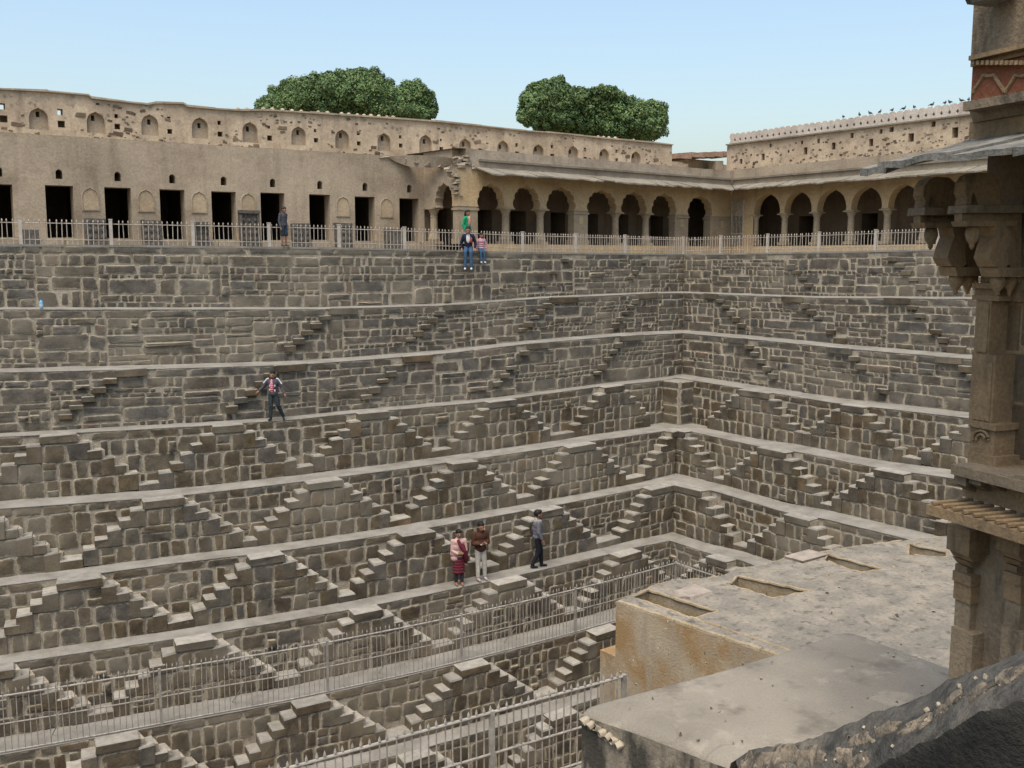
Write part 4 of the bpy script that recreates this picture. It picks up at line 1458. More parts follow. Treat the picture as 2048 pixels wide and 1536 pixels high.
# domed sheet: rings shrinking to the middle
cx_, cy_ = sum(p[0] for p in ring) / len(ring), sum(p[1] for p in ring) / len(ring)
m = MB()
NR = 9
vs, fs = [], []
dense = []
for a, b in zip(ring, ring[1:] + ring[:1]):
    k = max(1, int(sqrt((a[0] - b[0]) ** 2 + (a[1] - b[1]) ** 2) / .25))
    for i in range(k): dense.append((a[0] + (b[0] - a[0]) * i / k, a[1] + (b[1] - a[1]) * i / k))
nd = len(dense)
for r in range(NR):
    f = 1 - (r / NR) ** 1.6 if r else 1.0
    f = [1, .985, .96, .92, .8, .6, .4, .2, .05][r]
    dz = [-.07, -.025, -.004, .006, .012, .02, .02, .02, .02][r]
    for (x, y) in dense:
        px_, py_ = cx_ + (x - cx_) * f, cy_ + (y - cy_) * f
        vs.append((px_, py_, ZC + dz + .018 * noise.noise((px_ * 1.1, py_ * 1.1, 9))))
for r in range(NR - 1):
    for i in range(nd):
        fs.append((r * nd + i, r * nd + (i + 1) % nd, (r + 1) * nd + (i + 1) % nd, (r + 1) * nd + i))
fs.append(tuple((NR - 1) * nd + i for i in range(nd)))
m.add(vs, fs)
m.build('roof', CONC, sl, smooth=True)
m = MB()
for i in range(nd):
    a, b = vs[i], vs[(i + 1) % nd]
    o1 = .02 * noise.noise((a[0] * 3, a[1] * 3, 1)); o2 = .02 * noise.noise((b[0] * 3, b[1] * 3, 1))
    m.add([a, b, (b[0] + o2, b[1], ZC - .5), (a[0] + o1, a[1], ZC - .5), (b[0], b[1], -13), (a[0], a[1], -13)], [(0, 1, 2, 3), (3, 2, 4, 5)])
m.build('wall', MOULD_WALL, sl)
BRICKM = simple('chipped_brick', (.30, .15, .10), .9, .3, 9)
for i in range(7):
    q = pl[0] + d2 * (.06 + .07 * i)
    inst('broken_brick', random.choice([STONES[('up', 1, j)] for j in range(6)]), sl, (q.x - .01, q.y, ZC - .1 - .02 * i), (random.uniform(-.6, .6), random.uniform(-.6, .6), 1.2), (.09, .045, .06))
rs = random.Random(4)
for i in range(46):                                   # grit and droppings lying on the cement
    q = at_z(rs.uniform(1230, 1850), rs.uniform(1290, 1500), ZC)
    if q.x < ring[0][0] + .3: continue
    sz = rs.uniform(.006, .016)
    inst('grit', STONES[('lo', 1, i % 6)], sl, (q.x, q.y, ZC + .028), (1.57, rs.uniform(0, 6), 0), (sz * 1.8, sz * .6, sz * 1.4))
# lower terrace that carries the near railing
lt = MB()
lt.box((e1.x - 6.6, e1.y - 2.4, (ZB2 - 17) / 2), (13.0, 5.4, ZB2 + 17), rzf)
tag(lt.build('lower_terrace', DUST), kind='structure')

# ---- curved stone eave right below the viewer
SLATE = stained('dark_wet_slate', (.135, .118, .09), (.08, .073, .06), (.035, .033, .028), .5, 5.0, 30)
BLACK_FACE = stained('near_black_stone', (.036, .034, .027), (.024, .023, .02), (.045, .04, .026), .6, 6.0, 40)  # near-black stone colour for the eave's near, vertical face
ev = empty('stone_eave')
tag(ev, 'dark curved stone eave patched with lumps of mortar, closest to the viewer', 'eave')
farE = [(1470, 1516), (1510, 1489), (1567, 1484), (1621, 1479), (1690, 1446), (1758, 1418), (1861, 1380), (1895, 1357), (1946, 1336), (2048, 1301), (2200, 1240)]
nearE = [(1500, 1640), (1560, 1625), (1640, 1600), (1700, 1565), (1758, 1536), (1800, 1512), (1861, 1479), (1905, 1456), (1963, 1428), (2048, 1397), (2200, 1345)]
m = MB()
NE = 110; W = 16
def along(l, t):
    f = t * (len(l) - 1); i = min(int(f), len(l) - 2); g = f - i
    return (l[i][0] + (l[i + 1][0] - l[i][0]) * g, l[i][1] + (l[i + 1][1] - l[i][1]) * g)
rows = []
for i in range(NE + 1):
    t = i / NE
    D = 4.0 - 1.0 * t
    a = at_depth(*along(farE, t), D); b = at_depth(*along(nearE, t), D - .34)
    col = [a + Vector((.05, .1, -.25)), a + Vector((0, .02, -.03))]
    for j in range(1, W + 1):
        p = a.lerp(b, j / W)
        p.z += .02 * sin(pi * j / W) + .012 * noise.noise(p * 6) + .012 * noise.noise(p * 17) + .006 * noise.noise(p * 41)
        col.append(p)
    col += [b + Vector((0, 0, -.05)), b + Vector((.02, .03, -.3)), b + Vector((.05, .08, -1.6))]
    rows.append(col)
nc = len(rows[0])
m.add([p for c in rows for p in c], [(i * nc + j, (i + 1) * nc + j, (i + 1) * nc + j + 1, i * nc + j + 1) for i in range(NE) for j in range(nc - 1)])
fs_top = [(i * nc + j, (i + 1) * nc + j, (i + 1) * nc + j + 1, i * nc + j + 1) for i in range(NE) for j in range(nc - 4)]
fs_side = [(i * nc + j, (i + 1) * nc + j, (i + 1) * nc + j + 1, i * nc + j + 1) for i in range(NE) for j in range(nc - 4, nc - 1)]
V_ = m.v
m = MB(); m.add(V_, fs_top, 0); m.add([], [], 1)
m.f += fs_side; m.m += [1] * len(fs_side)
m.build('eave_stone', [SLATE, BLACK_FACE], ev, smooth=True)
LUMP = stained('mortar_lump', (.25, .20, .14), (.16, .128, .09), (.055, .047, .037), .5, 12.0, 40)
def eave_pt(t, j):
    i = max(0, min(NE - 1, int(t * NE))); jj = max(0., min(W - .01, j)); q = int(jj)
    return rows[i][2 + min(q, W - 1)].lerp(rows[i][2 + min(q + 1, W - 1)], jj - q)
for (t0, j0, w, h) in ((.05, 3, .04, 3.4), (.12, 5, .05, 4), (.19, 3.5, .05, 3.4), (.26, 6, .035, 2.6), (.335, 8.5, .03, 2.2), (.40, 7.5, .03, 1.8), (.48, 8, .045, 1.5), (.57, 10, .04, 1.3), (.66, 9.5, .025, 1.1), (.72, 8, .04, 1.5),
                        (.80, 9.5, .04, 1.5), (.88, 8.5, .045, 1.7), (.36, 12, .035, 1.5)):
    mm = MB()
    nn = 22
    rr = [1 + .55 * noise.noise((cos(2 * pi * q / nn) * 1.7 + t0 * 50, sin(2 * pi * q / nn) * 1.7, j0)) + random.uniform(-.08, .08) for q in range(nn)]
    vs = []
    for f_, dz in ((1, -.006), (.96, .006), (.8, .01), (.45, .012), (.15, .011)):
        for q in range(nn):
            a_ = 2 * pi * q / nn
            p = eave_pt(t0 + cos(a_) * w * rr[q] * f_, j0 + sin(a_) * h * rr[q] * f_)
            vs.append(p + Vector((0, 0, dz + .006 * noise.noise(p * 30))))
    fs = [(r * nn + q, r * nn + (q + 1) % nn, (r + 1) * nn + (q + 1) % nn, (r + 1) * nn + q) for r in range(4) for q in range(nn)] + [tuple(4 * nn + q for q in range(nn))]
    mm.add(vs, fs)
    mm.build('mortar_patch', LUMP, ev)

rs = random.Random(12)
for i in range(40):
    t_, j_ = rs.uniform(.02, .95), rs.gauss(8, 2.6)
    p = eave_pt(t_, max(1, min(W - 2, j_)))
    z_ = rs.uniform(.003, .009)
    inst('crumb', STONES[('lo', rs.randrange(3), rs.randrange(6))], ev, p + Vector((0, 0, .003)), (rs.uniform(1.1, 1.9), rs.uniform(0, 6), rs.uniform(0, 6)), (z_ * 2, z_, z_ * 1.5))
# ================================================================ carved tower at the right
TZ = radians(72.5)
TT = Vector((cos(TZ), sin(TZ), 0)); TN = Vector((-sin(TZ), cos(TZ), 0))
TO = at_depth(1947, 516, 9.0)
def tpt(x, y, off=0.0):
    """point on the tower's face plane, shifted outwards by off"""
    r = ray(x, y)
    return r * ((TO.dot(TN) + off) / r.dot(TN))
def tside(x, y, s=0.0):
    """point on the plane across the face, at distance s along it"""
    r = ray(x, y)
    return r * ((TO.dot(TT) + s) / r.dot(TT))
def S_(p): return (p - TO).dot(TT)
def N_(p): return (p - TO).dot(TN)
def tbox(m, x0, x1, y0, y1, off, dep, mi=0, taper=0.0):
    """front face given by its pixels on the plane off; dep goes back into the wall"""
    ym = (y0 + y1) / 2
    s0, s1 = S_(tpt(x0, ym, off)), S_(tpt(x1, ym, off))
    z1, z0 = tpt(x0, y0, off).z, tpt(x0, y1, off).z
    def P(s, o, z): return TO + TT * s + TN * o + Vector((0, 0, z - TO.z))
    m.hexa([P(s0 , off - taper, z0), P(s1, off - taper, z0), P(s1, off - dep, z0), P(s0, off - dep, z0), P(s0, off, z1), P(s1, off, z1), P(s1, off - dep, z1), P(s0, off - dep, z1)], mi)
SAND = stained('brown_sandstone', (.27, .185, .10), (.195, .137, .078), (.095, .072, .046), .58, 2.2, 26)
SANDG = stained('grey_sandstone', (.235, .18, .115), (.17, .132, .088), (.08, .065, .047), .57, 2.4, 24)
REDS = stained('red_sandstone', (.26, .10, .05), (.19, .072, .038), (.07, .04, .03), .6, 3.0, 24)
SLATE2 = stained('slate_eave', (.20, .185, .155), (.125, .12, .10), (.05, .05, .044), .55, 4.0, 20)

tw = empty('carved_tower')
tag(tw, 'tall carved sandstone balcony tower with slate eave and brackets at the frame edge', 'tower')
def part(name, mat, *boxes):
    m = MB()
    for b in boxes: tbox(m, *b)
    return m.build(name, mat, tw)
part('upper_wall', SANDG, (1947, 2200, -80, 112, 0.0, 2.5))
part('upper_eave_tip', SLATE2, (1900, 1950, -60, 4, .5, .45, 0, .2))
dn = part('dentil_cornice', SAND, (1937, 2200, 112, 121, .13, .6), (1941, 2200, 121, 134, .06, .5))
for i in range(16):
    m = MB(); x = 1942 + i * 9.6
    tbox(m, x, x + 5.5, 121.5, 130, .115, .06); m.build('dentil', SAND, dn)
rp = part('red_panel', REDS, (1943, 2200, 134, 208, .03, 1.5))
for (xa, xb_) in ((1946, 2010), (2010, 2074)):          # raised ogee arch lines
    P = []
    for q in range(25):
        t = q / 24
        x = xa + (xb_ - xa) * t
        y = 186 - 40 * (sin(pi * t) ** .75) + 6 * abs(sin(3 * pi * t))
        P.append(tpt(x, y, .035))
    m = MB(); m.tube(P, .018, 6); m.build('arch_relief', SAND, rp)
part('cornice_slab', SANDG, (1926, 2200, 204, 222, .26, 1.2), (1938, 2200, 222, 244, .1, 1.0, 0, .05))
part('neck_band', SAND, (1938, 2200, 244, 290, .02, 1.5))
# slate eave
EW = 1.15
tipS = S_(tpt(1709, 333, EW))
zo, zi = tpt(1709, 333, EW).z, tpt(1937, 279, .0).z
def E(s, o, z): return TO + TT * s + TN * o + Vector((0, 0, z - TO.z))
s = tipS
k = 0
while s > -3.2:
    w = random.uniform(.28, .55)
    t = s - w
    sr0 = min(s, .06); sr1 = min(t, .06)
    m = MB()
    dz = random.uniform(-.02, .02); ex = random.uniform(-.06, .05)
    rows_ = []
    for a, b in ((s, sr0), (s - w * .34, min(s - w * .34, .06)), (s - w * .67, min(s - w * .67, .06)), (t + .012, sr1 + (.012 if t < 0 else 0))):
        c = []
        for j in range(5):
            f = j / 4
            o = (EW + ex * f + random.uniform(-.015, .015)) * f
            c.append(E(b + (a - b) * f, o, zi + (zo + dz - zi) * (f ** .9) + random.uniform(-.01, .01)))
        rows_.append(c)
    top = [p for c in rows_ for p in c]
    bot = [p - Vector((0, 0, random.uniform(.04, .07))) for p in top]
    n = len(top); fs = []
    for i in range(3):
        for j in range(4):
            a, b, c, d = i * 5 + j, (i + 1) * 5 + j, (i + 1) * 5 + j + 1, i * 5 + j + 1
            fs += [(a, b, c, d), (n + a, n + d, n + c, n + b)]
        fs.append((i * 5 + 4, (i + 1) * 5 + 4, n + (i + 1) * 5 + 4, n + i * 5 + 4))
    for i in (0, 3):
        for j in range(4): fs.append((i * 5 + j, i * 5 + j + 1, n + i * 5 + j + 1, n + i * 5 + j))
    m.add(top + bot, fs)
    m.build('eave_slate', SLATE2, tw)
    s = t
# wall under the eave and down the shaft
part('balcony_wall', SAND, (1968, 2200, 290, 600, -.05, 2.2), (1990, 2200, 600, 935, -.1, 2.0))
for (x0, x1, y0, y1) in ((2016, 2200, 400, 480), (2016, 2200, 484, 580), (2014, 2040, 610, 700), (2044, 2200, 610, 690), (2014, 2060, 706, 800), (2020, 2200, 806, 915)):
    part('wall_block', SANDG, (x0, x1, y0, y1, -.035 if y0 < 600 else -.1, .1))
# brackets that carry the eave: plates across the wall
def bracket(s, sc=1.0):
    root = MB()
    def poly(name, pxs, th, parent=None, mat=SAND):
        m = MB()
        L = [tside(x, y, 0.0) for x, y in pxs]
        P0 = [p + TT * (s + th / 2) for p in L]; P1 = [p + TT * (s - th / 2) for p in L]
        n = len(L)
        tr = [tuple(t) for t in tessellate_polygon([[Vector((N_(p), p.z, 0)) for p in L]])]
        m.add(P0, tr); m.add(P1, tr)
        m.add(P0 + P1, [(i, (i + 1) % n, n + (i + 1) % n, n + i) for i in range(n)])
        return m.build(name, mat, parent or tw)
    b = poly('bracket', [(1834, 446), (1834, 431), (1950, 431), (1950, 566), (1938, 556), (1930, 536), (1922, 520), (1924, 500), (1916, 478), (1900, 455)], .08)
    poly('bracket_shelf', [(1831, 431), (1833, 416), (1955, 416), (1955, 431)], .2, b, SANDG)
    poly('bracket_moulding', [(1838, 456), (1834, 446), (1935, 446), (1932, 456)], .16, b)
    poly('scroll', [(1890, 456), (1912, 456), (1922, 480), (1914, 502), (1918, 528), (1908, 536), (1888, 532), (1880, 516), (1886, 494), (1894, 474)], .17, b)
    poly('lower_block', [(1893, 534), (1950, 534), (1950, 552), (1898, 552)], .2, b)
    # carved elephant standing on the shelf
    poly('elephant', [(1838, 415), (1841, 402), (1836, 392), (1839, 372), (1848, 360), (1862, 354), (1888, 356), (1900, 366), (1906, 415), (1862, 415), (1857, 400), (1853, 390), (1849, 400), (1848, 415)], .12, b)
    for (x, y, r) in ((1862, 470, .055), (1912, 560, .06), (1936, 560, .05)):
        m = MB()
        p = tside(x, y, 0.0) + TT * s
        m.lathe([(r * .3, .13), (r * .5, .11), (r * .45, .09), (r * .95, .05), (r * 1.1, .0), (r * .85, -.05), (r * .35, -.09), (r * .4, -.105), (r * .1, -.13)], p, 10)
        m.build('pendant_bud', SAND, b, smooth=True)
bracket(.0)
bracket(-.46)
# corner pillar
part('pillar_capital', SAND, (1944, 2000, 566, 576, .12, .35), (1949, 1995, 576, 590, .08, .3), (1944, 1998, 590, 600, .11, .33))
part('pillar_shaft', SAND, (1950, 1980, 600, 708, .1, .3), (1956, 1975, 606, 704, .112, .05))
part('pillar_lower_shaft', SAND, (1941, 1988, 706, 840, .13, .3), (1948, 1981, 722, 838, .142, .05))
pbse = part('pillar_base', SAND, (1937, 1992, 840, 852, .17, .4), (1940, 1989, 852, 902, .14, .36), (1936, 1993, 902, 928, .17, .4))
for r_ in (16, 9):
    m = MB(); m.tube([tpt(1961 + r_ * cos(a), 880 - r_ * 1.2 * sin(a), .155) for a in [pi * i / 10 for i in range(11)]], .013, 6); m.build('arch_relief', SAND, pbse)
sill = part('balcony_sill', SANDG, (1902, 2200, 928, 948, .42, 2.2))
part('sill_band', SAND, (1925, 2200, 948, 992, .2, 1.8))
for i in range(9):
    x = 1908 + i * 30
    m = MB()
    tbox(m, x, x + 24, 948, 966, .38, .4); tbox(m, x + 2, x + 22, 966, 980, .33, .3, 0, .1)
    m.build('scallop_bracket', SANDG, sill)
# small ribbed eave
zi2, zo2 = tpt(1880, 986, .16).z, tpt(1853, 1008, .52).z
sl_ = S_(tpt(1853, 1008, .52))
m = MB()
L2 = 3.5
top = []
for a in (sl_, sl_ - L2):
    for f in (0, .35, .7, 1):
        inn = a - .12 * (1 - f) if a == sl_ else a
        top.append(E(inn, .14 + (.52 - .14) * f, zi2 + (zo2 - zi2) * (f ** .8)))
bot = [p - Vector((0, 0, .09)) for p in top]
fs = []
for j in range(3):
    fs += [(j, j + 1, 4 + j + 1, 4 + j), (8 + j, 12 + j, 12 + j + 1, 8 + j + 1), (j, 8 + j, 8 + j + 1, j + 1)]
fs.append((3, 7, 15, 11))
m.add(top + bot, fs)
re_ = m.build('ribbed_eave', SAND, tw)
for i in range(30):
    s = sl_ - .06 - i * .115
    P = [E(s - .1 * (1 - f), .15 + .36 * f, zi2 + (zo2 - zi2) * (f ** .8) + .02) for f in (0, .25, .5, .75, 1)]
    m = MB(); m.tube(P, .022, 6); m.build('rib', SAND, re_)
# storey below
part('lower_wall', SANDG, (1932, 2250, 1030, 1420, .02, 2.0))
for (dx, of) in ((0, .26), (100, .26)):
    c = part('hanging_capital', SAND, (1894 + dx, 1940 + dx, 1046, 1098, of, .4), (1898 + dx, 1938 + dx, 1098, 1112, of - .04, .36, 0, .05), (1904 + dx, 1936 + dx, 1112, 1126, of - .1, .3, 0, .06), (1910 + dx, 1934 + dx, 1126, 1140, of - .16, .24))
    part('pilaster_collar', SAND, (1905 + dx, 1942 + dx, 1140, 1160, of - .12, .3), (1907 + dx, 1942 + dx, 1160, 1196, of - .14, .26))
    part('pilaster_shaft', SANDG, (1909 + dx, 1940 + dx, 1196, 1250, of - .16, .24), (1898 + dx, 1942 + dx, 1250, 1420, of - .1, .32))
# ================================================================ trees beyond the parapet
def leaf_mat(name, dark, mid, light):
    m, nt, bs = new_mat(name)
    g = nt.nodes.new('ShaderNodeNewGeometry')
    c = ramp(nt, g.outputs['Random Per Island'], [(0, dark), (.55, mid), (1, light)])
    c = mixc(nt, 1.0, c, ramp(nt, nz(nt, wpos(nt), .6, 3), [(.35, .7), (.65, 1.3)]), 'MULTIPLY')
    nt.links.new(c, bs.inputs['Base Color'])
    bs.inputs['Roughness'].default_value = .65
    return m
LEAF = leaf_mat('tree_leaves', (.055, .105, .042), (.095, .158, .055), (.17, .205, .068))
BARK = simple('bark', (.09, .07, .05), .9, .3, 4)

def tree(label, lobes, D, base_px, seed, nleaf):
    rnd = random.Random(seed)
    s = D / F_PX
    b = at_depth(base_px[0], base_px[1], D); b.z = .1
    t = empty('broadleaf_tree', b)
    tag(t, label, 'tree', 'trees beyond the parapet')
    V = Vector((FW.x, FW.y, 0)).normalized()
    cs = []
    for (x, y, rx, ry) in lobes:
        c = at_depth(x, y, D) + V * rnd.uniform(-1.5, 1.5)
        rx, ry = rx * 1.12, ry * 1.15
        cs.append((c, rx * s, ry * s))
    m = MB()
    tp = Vector((0, 0, 3.2))
    m.tube([(0, 0, -.2), (.05, 0, 1.5), tp], [.42, .34, .28], 9)
    for c, rx, ry in cs:
        q = c - b
        mid = tp.lerp(q, .5) + Vector((0, 0, .3))
        m.tube([tp, mid, q], [.2, .1, .03], 6)
    m.build('trunk', BARK, t)
    rg = np.random.default_rng(seed)
    tot = sum(rx * ry for _, rx, ry in cs)
    P, Nn = [], []
    for c, rx, ry in cs:
        n = int(nleaf * rx * ry / tot)
        nsub = max(30, int(rx * ry * 55))
        d = rg.normal(size=(nsub, 3)); d /= np.linalg.norm(d, axis=1)[:, None]
        sub = d * (rg.random(nsub) ** .33)[:, None] * np.array([rx, rx, ry])
        sub *= rg.uniform(.92, 1.14, nsub)[:, None]
        rad = rg.uniform(.13, .36, nsub) * min(rx, ry) + .08
        i = rg.integers(0, nsub, n)
        d = rg.normal(size=(n, 3)) * np.array([1, 1, .8]); d /= np.linalg.norm(d, axis=1)[:, None]
        p = sub[i] + d * (rad[i] * rg.random(n) ** .4)[:, None]
        loose = rg.random(n) < .18
        e = rg.normal(size=(n, 3)); e /= np.linalg.norm(e, axis=1)[:, None]
        p[loose] = (e * (rg.random(n) ** .3)[:, None] * np.array([rx, rx, ry]) * 1.05)[loose]
        P.append(p + np.array(c - b)); Nn.append(d + rg.uniform([-.7, -.7, -.2], [.7, .7, .9], (n, 3)))
    P = np.concatenate(P); Nn = np.concatenate(Nn); n = len(P)
    Nn /= np.linalg.norm(Nn, axis=1)[:, None]
    t1 = np.cross(Nn, rg.normal(size=(n, 3))); t1 /= np.linalg.norm(t1, axis=1)[:, None]
    t2 = np.cross(Nn, t1)
    L = rg.uniform(.06, .12, n)[:, None]; W_ = rg.uniform(.03, .05, n)[:, None]
    V4 = np.stack([P - t1 * L, P + t2 * W_, P + t1 * L, P - t2 * W_], 1).reshape(-1, 3)
    me = bpy.data.meshes.new('crown')
    me.vertices.add(4 * n); me.vertices.foreach_set('co', V4.astype(np.float32).ravel())
    me.loops.add(4 * n); me.loops.foreach_set('vertex_index', np.arange(4 * n, dtype=np.int32))
    me.polygons.add(n); me.polygons.foreach_set('loop_start', np.arange(0, 4 * n, 4, dtype=np.int32))
    me.update(calc_edges=True)
    me.materials.append(LEAF)
    inst('crown', me, t)
tree('broad dark green tree crown rising behind the plain building parapet', [(548, 208, 36, 17), (575, 195, 38, 26), (620, 188, 52, 32), (668, 172, 45, 28), (718, 160, 42, 22), (745, 176, 32, 26), (700, 208, 90, 36), (610, 218, 80, 22),
      (822, 188, 30, 27), (842, 206, 27, 24), (800, 212, 48, 28), (775, 232, 75, 18), (850, 228, 16, 10)], 58, (690, 230), 5, 300000)
tree('rounded green tree crown rising behind the parapet near the well corner', [(1100, 186, 40, 21), (1075, 214, 34, 28), (1120, 218, 50, 34), (1168, 200, 42, 24), (1205, 196, 24, 12), (1200, 228, 60, 36), (1258, 222, 40, 24), (1290, 246, 34, 30), (1250, 258, 66, 24), (1150, 252, 72, 24), (1062, 240, 20, 16)],
     56, (1180, 260), 9, 270000)

# ================================================================ people
def cloth(name, col, var=.2, sc=14):
    return MATS[name] if name in MATS else simple(name, col, .9, var, sc)
SKIN = simple('brown_skin', (.24, .125, .075), .6, .12, 10)
HAIR = simple('black_hair', (.012, .010, .010), .5, .2, 30)
WHITE = cloth('white_cotton', (.62, .62, .62), .08)
def striped(name, c1, c2, sc):
    m, nt, bs = new_mat(name)
    tc = nt.nodes.new('ShaderNodeTexCoord')
    w = nt.nodes.new('ShaderNodeTexWave'); w.bands_direction = 'Z'; w.inputs['Scale'].default_value = sc; w.inputs['Distortion'].default_value = .6
    nt.links.new(tc.outputs['Object'], w.inputs['Vector'])
    nt.links.new(ramp(nt, w.outputs['Fac'], [(.42, c1), (.58, c2)]), bs.inputs['Base Color'])
    return m

def capsule(m, a, b, ra, rb, n=8):
    a, b = Vector(a), Vector(b)
    m.ball(a, ra, n); m.ball(b, rb, n)
    m.tube([a, b], [ra, rb], n)

def skin_obj(m, name, mat, parent, vox):
    o = m.build(name, mat, parent, smooth=True)
    r = o.modifiers.new('merge', 'REMESH'); r.mode = 'VOXEL'; r.voxel_size = vox; r.use_smooth_shade = True
    s = o.modifiers.new('soft', 'SMOOTH'); s.factor = .5; s.iterations = 3
    return o

def hand(m, w, d, h, side, curl=.5):
    """w wrist, d direction the hand points, palm plus five fingers"""
    w, d = Vector(w), Vector(d).normalized()
    side = Vector(side); side = (side - d * side.dot(d)).normalized()
    nrm = d.cross(side)
    palm = w + d * .045 * h
    m.ball(palm, (.024 * h, .024 * h, .026 * h), 8)
    capsule(m, w, palm, .017 * h, .022 * h)
    for i, L in enumerate((.036, .042, .039, .03)):
        b = palm + side * ((i - 1.5) * .0115 * h) + d * .012 * h
        k = b + d * L * .55 * h + nrm * (.004 * h)
        e = k + (d * (1 - curl) + nrm * curl).normalized() * L * .5 * h
        capsule(m, b, k, .0062 * h, .0058 * h, 6); capsule(m, k, e, .0058 * h, .005 * h, 6)
    b = palm - side * .017 * h - d * .012 * h
    e = b - side * .018 * h + d * .022 * h
    capsule(m, b, e, .0075 * h, .006 * h, 6)

def person(label, loc, facing, h, J, top, bottom, shoes, hair='short', extra=None, sleeve=1.0, trouser=1.0, bulk=1.0):
    """J: joints as fractions of the height h in a frame that faces -y; loc is the point under the person"""
    t = empty('person', loc, atan2(facing.y, facing.x) + pi / 2)
    tag(t, label, 'person')
    g = lambda k: Vector(J[k]) * h
    H_ = g('head')
    fwd = Vector(J.get('look', (0, -1, 0))).normalized()
    vox = .0075 * h
    # ---- body, one continuous surface
    m = MB()
    m.ball(H_, (.056 * h, .066 * h, .072 * h), 12)
    m.ball(H_ + fwd * .02 * h + Vector((0, 0, -.035 * h)), (.042 * h, .045 * h, .042 * h), 10)
    capsule(m, H_ + fwd * .06 * h + Vector((0, 0, .004 * h)), H_ + fwd * .074 * h + Vector((0, 0, -.016 * h)), .008 * h, .0115 * h, 6)
    sidev = Vector((0, 0, 1)).cross(fwd).normalized()
    for sg in (-1, 1): m.ball(H_ + sidev * sg * .057 * h + Vector((0, 0, -.006 * h)), (.012 * h, .014 * h, .02 * h), 6)
    capsule(m, g('neck'), H_ + Vector((0, 0, -.045 * h)), .033 * h, .03 * h)
    capsule(m, g('chest'), g('waist'), .06 * h, .055 * h); capsule(m, g('waist'), g('pelvis'), .055 * h, .05 * h)
    for s in 'LR':
        capsule(m, g('sh' + s), g('el' + s), .032 * h, .025 * h); capsule(m, g('el' + s), g('wr' + s), .025 * h, .016 * h)
        capsule(m, g('neck') + Vector((0, 0, -.03 * h)), g('sh' + s), .026 * h, .028 * h)
        capsule(m, g('hip' + s), g('kn' + s), .043 * h, .032 * h); capsule(m, g('kn' + s), g('an' + s), .031 * h, .02 * h)
        dirw = J.get('hd' + s) or (g('wr' + s) - g('el' + s))
        hand(m, g('wr' + s), dirw, h, (0, -1, 0) if abs(Vector(dirw).normalized().y) < .8 else (1 if s == 'L' else -1, 0, 0), J.get('curl', .45))
    body = skin_obj(m, 'body', SKIN, t, vox)
    # ---- eyes and mouth
    for sg in (-1, 1):
        m = MB(); m.ball(H_ + fwd * .061 * h + sidev * sg * .021 * h + Vector((0, 0, .006 * h)), (.008 * h, .008 * h, .0055 * h), 6)
        m.build('eye', HAIR, t)
    m = MB(); m.ball(H_ + fwd * .062 * h + Vector((0, 0, -.036 * h)), (.014 * h, .012 * h, .004 * h), 6); m.build('mouth', cloth('lips', (.16, .05, .045)), t)
    # ---- hair
    m = MB()
    m.ball(H_ - fwd * .012 * h + Vector((0, 0, .016 * h)), (.0635 * h, .07 * h, .07 * h), 12)
    m.ball(H_ + fwd * .02 * h + Vector((0, 0, .05 * h)), (.048 * h, .05 * h, .032 * h), 10)
    if hair == 'long':
        for sg in (-1, 0, 1): capsule(m, H_ - fwd * .045 * h + sidev * sg * .03 * h, H_ - fwd * .05 * h + sidev * sg * .05 * h + Vector((0, 0, -.16 * h)), .034 * h, .022 * h)
    if hair == 'bun':
        m.ball(H_ - fwd * .075 * h + Vector((0, 0, -.03 * h)), .03 * h, 8)
    ho = skin_obj(m, 'hair', HAIR, t, vox * 1.2)
    # ---- top with sleeves
    m = MB()
    B_ = bulk
    ch, wa, pe = g('chest'), g('waist'), g('pelvis')
    m.ball(ch + Vector((0, 0, .015 * h)), (.113 * h * B_, .082 * h * B_, .10 * h), 12)
    m.ball(ch.lerp(wa, .5), (.10 * h * B_, .08 * h * B_, .09 * h), 12)
    m.ball(wa, (.094 * h * B_, .078 * h * B_, .09 * h), 12)
    m.ball(wa.lerp(pe, .8), (.098 * h * B_, .084 * h * B_, .07 * h), 12)
    for s in 'LR':
        sh, el, wr = g('sh' + s), g('el' + s), g('wr' + s)
        capsule(m, ch.lerp(sh, .6) + Vector((0, 0, .01 * h)), sh, .05 * h, .043 * h)
        capsule(m, sh, el, .043 * h * B_, .037 * h * B_)
        if sleeve > .5: capsule(m, el, el.lerp(wr, .93), .037 * h * B_, .028 * h * B_)
    capsule(m, ch + Vector((0, 0, .06 * h)), g('neck') + Vector((0, 0, .005 * h)), .05 * h, .042 * h)
    skin_obj(m, 'top_garment', top, t, vox * 1.1)
    # ---- trousers
    m = MB()
    m.ball(pe, (.088 * h, .075 * h, .055 * h), 10)
    for s in 'LR':
        hp, kn, an = g('hip' + s), g('kn' + s), g('an' + s)
        capsule(m, pe.lerp(hp, .7), hp, .06 * h, .058 * h)
        if trouser >= 1:
            capsule(m, hp, kn, .057 * h, .045 * h); capsule(m, kn, an + (kn - an).normalized() * .02 * h, .044 * h, .035 * h)
        else:
            capsule(m, hp, hp.lerp(kn, .95), .06 * h, .054 * h)
    skin_obj(m, 'trousers', bottom, t, vox * 1.1)
    # ---- shoes
    for s in 'LR':
        an = g('an' + s)
        td = Vector(J.get('toe' + s, (0, -1, -.05))).normalized()
        m = MB()
        m.ball(an + td * .045 * h + Vector((0, 0, -.02 * h)), (.028 * h, .03 * h, .02 * h), 8)
        capsule(m, an + Vector((0, 0, -.018 * h)) - td * .012 * h, an + td * .085 * h + Vector((0, 0, -.026 * h)), .026 * h, .02 * h)
        capsule(m, an, an + Vector((0, 0, -.02 * h)), .026 * h, .028 * h)
        skin_obj(m, 'shoe', shoes, t, vox)
    if extra: extra(t, h, g, vox)
    return t

